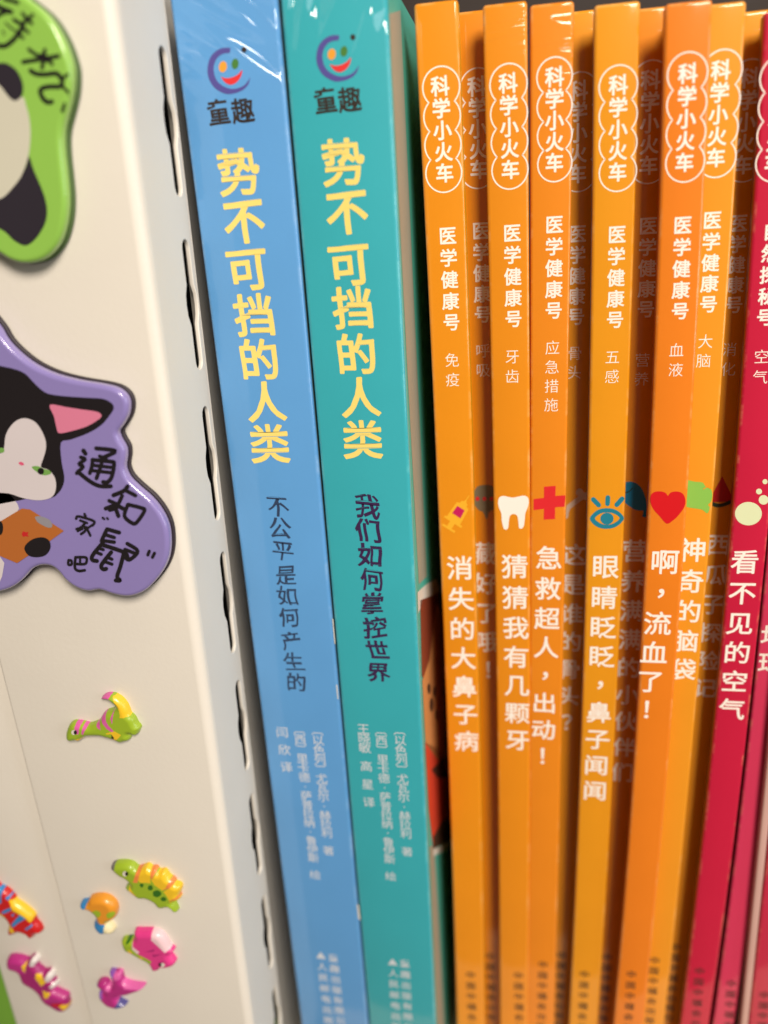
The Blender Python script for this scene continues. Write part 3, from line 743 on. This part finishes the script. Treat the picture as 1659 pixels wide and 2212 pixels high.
# --- the crimson books
bub = [(z6(ell(1140, 402, 85, 74)), 0, 1), (z6(ell(1207, 262, 19, 18)), 0, 1), (z6(ell(1245, 200, 16, 16)), 0, 1), (z6(ell(1236, 315, 31, 30)), 0, 1)]
RG = 'thin crimson picture books at the right'
series('crimson book spine with pale green bubbles icon, first after the orange books', 0.0, (1656, 1472), (1758, 1532), 20, (210, 24, 64),
       ((1690, 166), (1672, 352)), (1688, 120, 1672, 393, 41), ((1668, 500), (1653.5, 686)), ('空气', (1645, 771), (1642, 815)),
       ('看不见的空气', (1609, 1214.7), (1580.7, 1532.6), 53), (1511, 2098, 1499, 2254), (bub, [c_bub]), group=RG, serial='自然探秘号', bow=22, left=(120, 20, 30), right=(120, 16, 30))
series('pinkish red book spine, second crimson book, with only part of its title in frame', 0.0016, (1752, 1541), (1828, 1587), 20, (230, 60, 100),
       None, None, None, None, ('地球', (1672, 1375), (1666, 1433), 50), (1580, 2125, 1568, 2278), None, group=RG, bow=22, left=(186, 90, 50), right=(120, 16, 30))
pb = Book('picture_book', 'very thin book with pale pink worn spine, between the two right crimson books', -0.001, (1822, 1601), (1848, 1616), 30, (222, 176, 164), cap=2 * MM, body=0.8, bev=0.5 * MM)
series('red book cut off by the right frame edge, rightmost of the row', 0.0005, (1856, 1618), (1958, 1680), 20, (212, 42, 76),
       None, None, None, None, None, (1651, 2150, 1640, 2300), None, group=RG)

# ------------------------------------------------------------------ magnets on the cabinet
def zc(x0, y0, s): return lambda l: [((x0 + x * s) / 1.85172, (y0 + y * s) / 1.85172) for x, y in l]
def plane(y): return lambda pts: [((lambda p: (p.x, p.z))(at(px, py, y))) for px, py in pts]

# two large printed resin magnets
def resin(name, label, outline_px, base_col, dark_col, H=0.0037):
    mid = plane(YP - H * 0.55)
    out = mid(outline_px)
    c = Vector((sum(p[0] for p in out) / len(out), YP, sum(p[1] for p in out) / len(out)))
    root = empty(name, c)
    tag(root, label, 'magnet', 'large printed resin magnets')
    def slab(nm, y_back, thick, bev, grow, m):
        cu = bpy.data.curves.new(nm, 'CURVE'); cu.dimensions = '2D'; cu.fill_mode = 'BOTH'
        sp = cu.splines.new('POLY'); sp.points.add(len(out) - 1); sp.use_cyclic_u = True
        for p, q in zip(sp.points, out): p.co = (q[0] - c.x, q[1] - c.z, 0, 1)
        cu.extrude = thick / 2 - bev; cu.bevel_depth = bev; cu.bevel_resolution = 5; cu.offset = grow - bev
        o = bpy.data.objects.new('tmp', cu); COL.objects.link(o); bpy.context.view_layer.update()
        me = bpy.data.meshes.new_from_object(o.evaluated_get(bpy.context.evaluated_depsgraph_get())); bpy.data.objects.remove(o)
        me.transform(Matrix(((1, 0, 0, 0), (0, 0, -1, y_back - thick / 2 - YP), (0, 1, 0, 0), (0, 0, 0, 1))))
        me.materials.clear(); me.name = nm
        ob = link(nm, me, m, root, smooth=True); me.set_sharp_from_angle(angle=math.radians(45)); return ob
    slab('backing', YP, 0.0011, 0.0003, 0.0002, dark_col)
    slab('resin_body', YP - 0.00112, H - 0.00112, 0.0009, 0.0, base_col)
    yf = YP - H - 0.00004
    def conv(px, py): 
        p = at(px, py, yf); return Vector((p.x, yf, p.z)) - c
    return root, conv, yf, c
def printed(root, conv, name, layers, mats, parent=None, lv0=0):
    return link(name, flat_mesh(name, [(p, m, lv + lv0) for p, m, lv in layers], conv, 0.00003), mats, parent or root)
def res_mat(n, rgb): return mat(n, rgb, 0.3, 0.86, coat=0.8, coat_rough=0.06, vary=0.02, grain=0.03)
pz = zc(0, 1200, 800 / 1361)
inkm = mat('magnet_ink', (24, 18, 22), 0.35, 0.9, coat=0.5, vary=0)
violet = res_mat('violet_resin', (146, 132, 194)); rimd = mat('dark_backing', (52, 42, 50), 0.5)
po = smooth([(0, 170), (60, 268), (150, 360), (260, 440), (400, 502), (560, 542), (700, 565), (800, 590), (860, 630), (890, 690), (885, 770), (850, 840), (818, 890), (832, 940), (865, 1000), (870, 1060), (862, 1130), (890, 1200), (960, 1270), (1040, 1340), (1110, 1430), (1155, 1530), (1168, 1640), (1158, 1740), (1120, 1830), (1050, 1920), (980, 1975), (890, 2000), (790, 1985), (700, 1955), (620, 1965), (540, 1940), (470, 1890), (420, 1830), (370, 1795), (300, 1790), (235, 1820), (170, 1890), (100, 1940), (0, 1970), (-120, 1960), (-300, 1880), (-420, 1500), (-430, 1000), (-350, 600), (-250, 200), (-120, 60)], 3)
root, cv, yf, cc = resin('resin_magnet', 'violet magnet with black and white cat holding a clipboard and black handwritten characters', pz(po), violet, rimd)
catm = [inkm, mat('cat_white', (222, 212, 214), 0.35, .86, coat=.5), mat('cat_pink', (226, 130, 160), 0.35, .86, coat=.5), mat('cat_eye_green', (120, 170, 84), 0.35, .86), mat('cat_nose', (226, 92, 128), .35, .86)]
head = printed(root, cv, 'cat_head', [
    (pz(smooth([(-120, 420), (0, 448), (100, 470), (170, 500), (220, 550), (270, 600), (330, 638), (450, 655), (600, 665), (700, 672), (758, 700), (775, 735), (750, 780), (690, 850), (600, 905), (480, 950), (415, 970), (420, 1100), (438, 1200), (430, 1260), (400, 1310), (350, 1345), (250, 1335), (-120, 1320)], 3)), 0, 1),
    (pz(smooth([(-120, 1060), (0, 1045), (28, 1010), (40, 920), (80, 850), (130, 812), (180, 805), (240, 830), (285, 890), (312, 960), (312, 1020), (295, 1080), (280, 1135), (330, 1155), (370, 1200), (383, 1260), (370, 1320), (330, 1352), (250, 1362), (150, 1345), (60, 1315), (-120, 1280)], 3)), 1, 2),
    (pz(smooth([(340, 712), (450, 728), (560, 745), (660, 760), (692, 785), (668, 815), (590, 860), (480, 893), (402, 905), (384, 860), (368, 790)], 3)), 2, 2),
    (pz(smooth([(218, 1135), (260, 1130), (300, 1148), (340, 1160), (347, 1182), (300, 1192), (250, 1168)], 3)), 3, 3), (pz(ell(280, 1164, 22, 23)), 0, 4),
    (pz(ell(12, 1022, 20, 18)), 3, 3), (pz(ell(147, 1113, 19, 11, .35)), 4, 3)], catm)
printed(root, cv, 'cat_body', [(pz(smooth([(-120, 1290), (40, 1318), (75, 1330), (130, 1420), (60, 1480), (0, 1520), (-120, 1580)], 3)), 1, 1), (pz([(-120, 1700), (0, 1745), (30, 1790), (15, 1880), (-10, 1940), (-120, 1930)]), 1, 1)], catm)
clipb = printed(root, cv, 'clipboard', [(pz([(-120, 1560), (0, 1508), (150, 1418), (205, 1424), (436, 1570), (340, 1640), (118, 1790), (0, 1740), (-120, 1690)]), 0, 3),
    (pz(smooth([(240, 1478), (262, 1470), (300, 1476), (345, 1500), (358, 1540), (330, 1548), (290, 1530), (258, 1510)], 3)), 1, 4),
    (pz([(160, 1572), (178, 1580), (196, 1576), (190, 1594), (198, 1610), (178, 1606), (158, 1610), (150, 1592)]), 2, 4)], [mat('clipboard_orange', (186, 106, 44), .4, .86, coat=.5), mat('clip_grey', (150, 145, 150), .35, .86), mat('clip_red', (200, 40, 40), .4, .86)])
printed(root, cv, 'cat_paw', [(pz(smooth([(168, 1690), (190, 1650), (240, 1620), (300, 1614), (340, 1640), (344, 1690), (310, 1735), (250, 1748), (195, 1735)], 3)), 0, 5), (pz(ell(2, 1550, 22, 48)), 0, 5)], [inkm])
pq = zc(0, 1200, 960 / 1659)
WR = [([(578, 1040), (592, 1060)], 30), ([(560, 1086), (590, 1100), (548, 1132), (576, 1150), (540, 1186), (532, 1196)], 26), ([(540, 1186), (620, 1250), (690, 1284), (768, 1286)], 28),
      ([(666, 1024), (800, 1042), (722, 1084)], 28), ([(690, 1078), (735, 1096)], 24), ([(642, 1102), (636, 1150), (622, 1196)], 26), ([(640, 1104), (770, 1116), (790, 1132), (774, 1220), (744, 1258), (714, 1256)], 28), ([(640, 1140), (776, 1156)], 24), ([(632, 1176), (768, 1192)], 24), ([(712, 1096), (694, 1160), (668, 1232)], 26),
      ([(884, 1286), (856, 1318), (786, 1348)], 28), ([(866, 1312), (938, 1350)], 26), ([(732, 1440), (800, 1420), (856, 1442)], 28), ([(756, 1386), (806, 1408)], 26), ([(846, 1352), (806, 1430), (760, 1450)], 26), ([(800, 1436), (820, 1492)], 28), ([(886, 1412), (980, 1436), (1000, 1456), (944, 1538), (908, 1536), (862, 1490), (886, 1412)], 26),
      ([(586, 1478), (594, 1494)], 18), ([(528, 1510), (540, 1494), (600, 1508), (654, 1530), (642, 1556)], 18), ([(556, 1522), (604, 1540)], 17), ([(592, 1536), (564, 1568), (530, 1582)], 17), ([(578, 1554), (592, 1590), (562, 1616)], 18), ([(572, 1580), (538, 1596)], 15), ([(598, 1568), (626, 1626)], 18), ([(642, 1552), (606, 1576)], 16),
      ([(712, 1504), (722, 1512)], 16), ([(742, 1506), (748, 1512)], 16),
      ([(742, 1582), (722, 1622), (704, 1664)], 27), ([(742, 1582), (826, 1606)], 27), ([(734, 1622), (792, 1640)], 24), ([(706, 1660), (792, 1672)], 24), ([(716, 1672), (644, 1760), (640, 1794), (672, 1802)], 28), ([(694, 1716), (716, 1724)], 22), ([(672, 1744), (702, 1756)], 22), ([(770, 1742), (704, 1828), (714, 1858), (736, 1856)], 28), ([(742, 1776), (776, 1790)], 22), ([(724, 1806), (776, 1824)], 22), ([(716, 1692), (860, 1742), (884, 1780)], 28), ([(858, 1746), (834, 1840), (812, 1910), (832, 1936), (802, 1936)], 28), ([(882, 1682), (954, 1734), (900, 1792), (872, 1782)], 26), ([(866, 1722), (932, 1748)], 24),
      ([(1034, 1734), (1024, 1760)], 22), ([(1070, 1748), (1056, 1776)], 22),
      ([(476, 1796), (496, 1800), (496, 1826), (474, 1826), (476, 1796)], 17), ([(524, 1776), (588, 1776), (602, 1790), (590, 1822), (526, 1822)], 18), ([(524, 1776), (520, 1848), (546, 1870), (588, 1866)], 19), ([(556, 1780), (556, 1816)], 16)]
printed(root, cv, 'handwriting', [(pq(q), 0, 3) for p, t in WR for q in stroke(p, t)], [inkm])

gz = zc(0, 0, 800 / 1609); gq = zc(0, 0, 330 / 1521)
lime = res_mat('lime_resin', (150, 202, 84)); rimg = mat('lime_backing', (84, 110, 60), 0.5)
go = smooth([(170, -60), (270, 10), (380, 100), (460, 195), (530, 320), (580, 450), (606, 560), (606, 680), (592, 790), (560, 920), (535, 1020), (526, 1120), (532, 1250), (548, 1400), (562, 1560), (560, 1700), (540, 1830), (500, 1945), (430, 2040), (340, 2098), (220, 2116), (120, 2090), (40, 2042), (-60, 1980), (-260, 1900), (-480, 1500), (-560, 900), (-500, 300), (-330, -60), (-80, -140)], 3)
root, cv, yf, cc = resin('resin_magnet', 'lime green magnet with cropped panda and black handwritten characters, upper left corner', gz(go), lime, rimg)
pm_ = [mat('panda_dark', (44, 38, 48), .35, .86, coat=.5), mat('panda_white', (214, 210, 190), .35, .86, coat=.5)]
printed(root, cv, 'panda', [
    (gz(smooth([(-200, 640), (0, 690), (60, 750), (110, 800), (185, 780), (210, 850), (232, 930), (246, 1050), (240, 1180), (220, 1290), (165, 1430), (85, 1540), (0, 1602), (-200, 1640)], 3)), 1, 1),
    (gz(smooth([(-120, 520), (0, 506), (60, 512), (130, 560), (172, 630), (188, 700), (176, 770), (130, 810), (85, 792), (42, 742), (0, 688), (-120, 600)], 3)), 0, 2),
    (gz(smooth([(235, 1258), (270, 1360), (330, 1500), (365, 1600), (380, 1700), (362, 1800), (300, 1905), (240, 1960), (190, 1972), (110, 1930), (40, 1862), (-100, 1770), (-100, 1640), (20, 1592), (95, 1520), (165, 1430), (212, 1330)], 3)), 0, 2)], pm_)
ST = [([(430, 1140), (620, 1110), (840, 1075), (1080, 1030)], 75), ([(830, 920), (810, 1080), (778, 1250)], 70), ([(535, 905), (640, 985), (800, 1060)], 60), ([(900, 1060), (965, 1185)], 62), ([(760, 1040), (880, 1090)], 120),
      ([(570, 1300), (680, 1360), (860, 1368), (1040, 1350), (1130, 1440), (1150, 1520), (1110, 1590), (960, 1592), (820, 1610), (748, 1670), (790, 1800), (880, 1880), (960, 1870)], 82), ([(1150, 1450), (1250, 1370)], 50), ([(1150, 1580), (1260, 1690)], 50), ([(1195, 1910), (1150, 2040)], 48),
      ([(-60, 830), (90, 845), (220, 760), (350, 610), (430, 470)], 84), ([(260, 360), (400, 430), (520, 350), (600, 280)], 66), ([(420, 245), (490, 330), (590, 430)], 60), ([(410, 480), (530, 600)], 55), ([(330, 590), (430, 700)], 55),
      ([(-80, 90), (40, 150), (210, 215)], 88), ([(-60, 300), (60, 230), (180, 200)], 70), ([(90, -20), (220, 10), (330, 45)], 66), ([(110, 420), (220, 520), (330, 590)], 30), ([(60, 560), (85, 640)], 26)]
printed(root, cv, 'handwriting', [(gq(q), 0, 3) for p, t in ST for q in stroke(p, t)], [inkm])

# seven small puffy dinosaur magnets
def dino(label, conv_px, outline, yb, H, R, base, paints, eye=None, res=0.00016):
    pl = plane(yb - H * 0.5)
    mats = [base]; pt = []
    for m, polys in paints:
        mats.append(m)
        for p in polys: pt.append((pl(conv_px(p)), len(mats) - 1))
    out = pl(conv_px(smooth(outline, 3)))
    me = grid_shape('dinosaur_magnet', out, yb, 0.0003, H, R, res, mats, pt)
    o = bpy.data.objects.new('dinosaur_magnet', me); COL.objects.link(o)
    c = recentre(o); tag(o, label, 'magnet', 'small puffy dinosaur magnets')
    if eye:
        def cvt(px, py): p = at(px, py, yb - H - 0.00005); return p - c
        link('eye', flat_mesh('eye', [(conv_px(ell(*eye[0])), 0, 1), (conv_px(ell(*eye[1])), 1, 2)], cvt, 0.00004), [mat('toy_white', (236, 228, 216), .35), mat('toy_black', (40, 34, 26), .35)], o)
    return o
def toy(n, rgb): return mat('toy_' + n, rgb, 0.38, 0.86, coat=0.35, coat_rough=0.15, vary=0.03)
G, PK, YE_, BK, OG, BL, RD, DG, CR, MG, PU, NV = toy('green', (158, 186, 42)), toy('pink', (222, 100, 170)), toy('yellow', (246, 200, 40)), toy('ink', (44, 44, 24)), toy('orange', (240, 140, 70)), toy('blue', (52, 136, 200)), toy('red', (206, 24, 26)), toy('dark_green', (52, 110, 24)), toy('cream', (236, 222, 176)), toy('magenta', (186, 44, 130)), toy('purple', (140, 84, 176)), toy('navy', (78, 74, 140))
OA, HP, PP, GY, MD, TN = toy('amber', (236, 154, 40)), toy('hot_pink', (228, 60, 140)), toy('pale_pink', (240, 204, 210)), toy('grey', (120, 116, 112)), toy('plum', (166, 32, 110)), toy('white2', (232, 224, 220))
f1 = zc(230, 2740, 370 / 1659)
dino('green long necked dinosaur magnet with pink stripes and raised yellow tail, highest of the dinosaurs', f1, [(150, 880), (160, 820), (200, 720), (260, 670), (340, 662), (440, 675), (560, 705), (640, 685), (720, 650), (760, 600), (810, 520), (880, 465), (980, 435), (1040, 390), (1030, 360), (960, 300), (900, 262), (775, 250), (830, 185), (920, 165), (1030, 180), (1140, 250), (1220, 340), (1270, 440), (1300, 520), (1370, 590), (1420, 690), (1480, 765), (1465, 830), (1435, 890), (1390, 905), (1340, 890), (1300, 880), (1310, 930), (1290, 990), (1200, 1020), (1130, 1035), (1050, 1000), (990, 975), (850, 935), (760, 915), (620, 915), (520, 925), (440, 970), (390, 1005), (330, 995), (250, 1010), (190, 990), (155, 940)], YP, 0.0022, 0.0016, G,
     [(PK, [[(740, 250), (830, 150), (980, 150), (900, 290)], [(340, 640), (440, 650), (420, 840), (390, 840), (345, 740)], [(490, 680), (570, 690), (490, 860), (470, 830)], [(790, 510), (880, 440), (900, 520), (910, 600), (960, 690), (1050, 780), (1010, 800), (920, 740), (840, 640), (800, 570)], [(720, 640), (770, 590), (820, 770), (720, 700)], [(985, 560), (1045, 380), (1020, 660)]]),
      (YE_, [[(1000, 180), (1100, 205), (1240, 330), (1310, 540), (1160, 550), (1140, 420), (1060, 290)], [(330, 940), (500, 915), (760, 900), (900, 940), (1020, 970), (990, 1010), (850, 965), (440, 1005), (350, 1030)], [(890, 825), (1060, 780), (1180, 850), (1100, 940), (1020, 970), (1040, 900), (1000, 830), (940, 840)]]),
      (BK, [[(1340, 885), (1445, 868), (1390, 925)], [(1005, 830), (1050, 900), (1030, 955), (1010, 900)], [(1100, 1022), (1175, 1020), (1130, 1050)]])], (((295, 850, 45, 45)), ((322, 848, 28, 38))))
f2 = zc(280, 3420, 480 / 1659)
dino('green stegosaurus magnet with yellow and orange back plates and dark spots', f2, [(560, 160), (620, 110), (750, 100), (860, 125), (930, 180), (1000, 165), (1070, 145), (1130, 180), (1190, 180), (1230, 225), (1310, 220), (1370, 300), (1440, 345), (1460, 390), (1530, 420), (1540, 480), (1520, 540), (1530, 600), (1480, 635), (1430, 650), (1460, 700), (1490, 785), (1430, 775), (1370, 720), (1270, 735), (1200, 700), (1160, 650), (1060, 600), (970, 598), (900, 560), (830, 500), (765, 450), (790, 420), (830, 390), (760, 320), (680, 280), (610, 220)], YP, 0.0024, 0.0017, G,
     [(GY, [[(520, 130), (630, 100), (640, 250), (570, 240)]]), (OG, [[(900, 330), (950, 150), (1010, 150), (960, 340)], [(1120, 160), (1240, 160), (1150, 300)], [(1310, 440), (1400, 320), (1470, 350), (1440, 400)], [(1380, 590), (1550, 510), (1550, 570)]]),
      (YE_, [[(970, 310), (1000, 170), (1070, 130), (1135, 190), (1140, 340), (1010, 335)], [(1150, 300), (1230, 215), (1320, 200), (1390, 310), (1350, 410), (1300, 440), (1200, 370)], [(1320, 460), (1450, 380), (1560, 420), (1550, 520), (1400, 585), (1370, 530)], [(1390, 600), (1550, 570), (1550, 650), (1400, 640)], [(830, 390), (940, 520), (910, 560), (840, 480)]]),
      (DG, [ell(1020, 370, 25, 30), ell(1140, 405, 35, 38), ell(1230, 485, 60, 48), ell(1320, 560, 40, 30), [(755, 430), (830, 500), (800, 500), (750, 455)], ell(1178, 670, 18, 24)])], ((762, 260, 34, 36), (785, 258, 22, 28)))
dino('orange dinosaur magnet with blue head and feet, curled and small', f2, [(135, 690), (160, 650), (240, 635), (280, 590), (370, 568), (480, 575), (570, 620), (630, 690), (650, 770), (630, 860), (570, 910), (530, 930), (580, 980), (615, 1040), (590, 1080), (520, 1078), (450, 1085), (390, 1050), (340, 990), (330, 930), (365, 890), (350, 830), (300, 780), (250, 750), (180, 745)], YP, 0.0026, 0.0018, OA,
     [(BL, [[(80, 600), (255, 620), (240, 690), (258, 770), (80, 780)], [(300, 820), (400, 880), (500, 930), (490, 1110), (280, 1100)]]), (CR, [[(500, 920), (660, 960), (660, 1110), (490, 1090), (495, 1000)]]), (G, [ell(395, 765, 65, 50), ell(585, 785, 50, 45), ell(545, 892, 52, 24)])])
dino('pink and green horned dinosaur magnet with white back, lying head down', f2, [(710, 1175), (800, 1150), (880, 1140), (890, 1045), (1000, 1040), (1150, 1045), (1260, 1085), (1330, 1170), (1390, 1270), (1440, 1310), (1430, 1340), (1390, 1370), (1430, 1430), (1460, 1480), (1430, 1530), (1340, 1555), (1270, 1555), (1230, 1590), (1170, 1595), (1120, 1560), (1090, 1500), (1050, 1465), (960, 1420), (860, 1360), (790, 1330), (740, 1290)], YP, 0.0024, 0.0018, HP,
     [(G, [[(690, 1140), (880, 1120), (890, 1240), (960, 1320), (1060, 1370), (1150, 1420), (1130, 1470), (1040, 1490), (690, 1340)]]), (YE_, [[(690, 1180), (740, 1180), (760, 1300), (710, 1290)], [(840, 1260), (890, 1300), (870, 1340), (820, 1300)], [(970, 1360), (1040, 1370), (1010, 1400)]]),
      (PP, [[(1140, 1030), (1280, 1080), (1350, 1170), (1410, 1280), (1330, 1300), (1240, 1210), (1150, 1130)], [(880, 1140), (900, 1220), (990, 1290), (960, 1320), (890, 1260)], [(1060, 1480), (1130, 1470), (1160, 1530), (1110, 1560)]]),
      (DG, [[(790, 1150), (870, 1130), (850, 1170), (800, 1200)], ell(1010, 1440, 20, 16)]), (MD, [[(1060, 1290), (1200, 1250), (1180, 1285)], [(1160, 1330), (1300, 1320), (1180, 1360)], [(1240, 1440), (1340, 1415), (1290, 1450)]])], ((1280, 1520, 32, 28), (1245, 1515, 22, 22)))
f4 = zc(360, 3850, 240 / 1659)
dino('magenta flying reptile magnet with purple wing tips, at the bottom of the cabinet', f4, [(540, 240), (700, 250), (860, 270), (890, 380), (940, 500), (1100, 570), (1300, 610), (1500, 640), (1490, 700), (1380, 770), (1200, 830), (1050, 880), (900, 890), (780, 900), (760, 960), (830, 1050), (930, 1110), (1020, 1165), (960, 1210), (820, 1250), (680, 1240), (500, 1180), (400, 1110), (290, 990), (245, 900), (255, 800), (340, 820), (420, 800), (400, 770), (330, 720), (230, 640), (180, 580), (270, 500), (400, 490), (480, 520), (540, 600), (610, 610), (600, 450), (570, 330)], YP, 0.0024, 0.0015, MG,
     [(PU, [[(500, 200), (700, 230), (680, 430), (640, 550), (580, 450)], [(150, 570), (250, 560), (330, 700), (230, 680)], [(230, 770), (350, 830), (400, 900), (360, 960), (240, 860)]]), (NV, [[(820, 1000), (1070, 1160), (820, 1290), (640, 1250), (760, 1100)]]), (PK, [ell(540, 640, 70, 80), [(900, 480), (1500, 620), (1480, 700), (1000, 640)], [(700, 260), (860, 260), (880, 400), (700, 400)]])])
f3 = zc(0, 3500, 330 / 1225)
dino('red dinosaur magnet with blue stripes and yellow back, cut by the left frame edge', f3, [(-250, 150), (-100, 100), (0, 180), (90, 220), (180, 300), (240, 390), (330, 450), (430, 530), (500, 600), (530, 690), (590, 760), (620, 850), (540, 870), (500, 920), (440, 942), (410, 900), (380, 870), (290, 845), (200, 880), (130, 880), (115, 810), (130, 720), (90, 640), (0, 580), (-200, 500), (-300, 300)], YD, 0.0024, 0.0018, RD,
     [(YE_, [[(160, 330), (250, 380), (450, 530), (520, 620), (480, 670), (420, 600), (330, 540), (220, 480)], [(0, 500), (110, 570), (80, 600), (0, 540)], [(110, 700), (170, 680), (245, 780), (240, 840), (140, 770)]]),
      (BL, [[(-60, 160), (60, 200), (60, 370), (20, 380), (-60, 300)], [(50, 510), (100, 470), (200, 430), (200, 480), (90, 530)], [(200, 690), (330, 540), (420, 600), (300, 670), (230, 730)], [(400, 750), (500, 690), (510, 720), (430, 770)], [(200, 550), (250, 510), (240, 570)], [(110, 290), (190, 280), (150, 340)]]), (DG, [[(0, 530), (130, 590), (120, 630), (0, 600)]])])
dino('plum crocodile magnet with open mouth and white knobs on its back', f3, [(95, 1270), (120, 1225), (190, 1210), (300, 1225), (410, 1260), (460, 1215), (530, 1215), (570, 1280), (540, 1330), (600, 1390), (660, 1430), (730, 1420), (790, 1470), (800, 1530), (780, 1550), (840, 1590), (850, 1650), (800, 1690), (900, 1740), (1000, 1790), (1010, 1850), (1030, 1920), (1010, 1990), (950, 2020), (860, 2000), (740, 1930), (670, 1890), (600, 1810), (560, 1740), (480, 1670), (390, 1620), (320, 1560), (270, 1440), (200, 1410), (130, 1380), (100, 1330)], YD, 0.0026, 0.0018, MD,
     [(MG, [[(80, 1190), (420, 1230), (420, 1410), (260, 1420), (80, 1390)], [(700, 1700), (820, 1680), (1030, 1780), (1000, 1840), (700, 1830)]]), (YE_, [[(360, 1300), (420, 1260), (415, 1390), (380, 1370)], [(570, 1410), (640, 1440), (720, 1540), (650, 1595), (560, 1480)], [(670, 1650), (780, 1710), (740, 1780), (690, 1770)], [(900, 1890), (960, 1870), (1040, 1920), (990, 1970)]]),
      (RD, [[(780, 1860), (980, 1840), (900, 1900), (840, 1900)]]), (TN, [ell(520, 1268, 50, 60), ell(755, 1490, 52, 62), ell(815, 1632, 48, 54)])])

bpy.data.objects.remove(_fo); bpy.data.curves.remove(_fc)
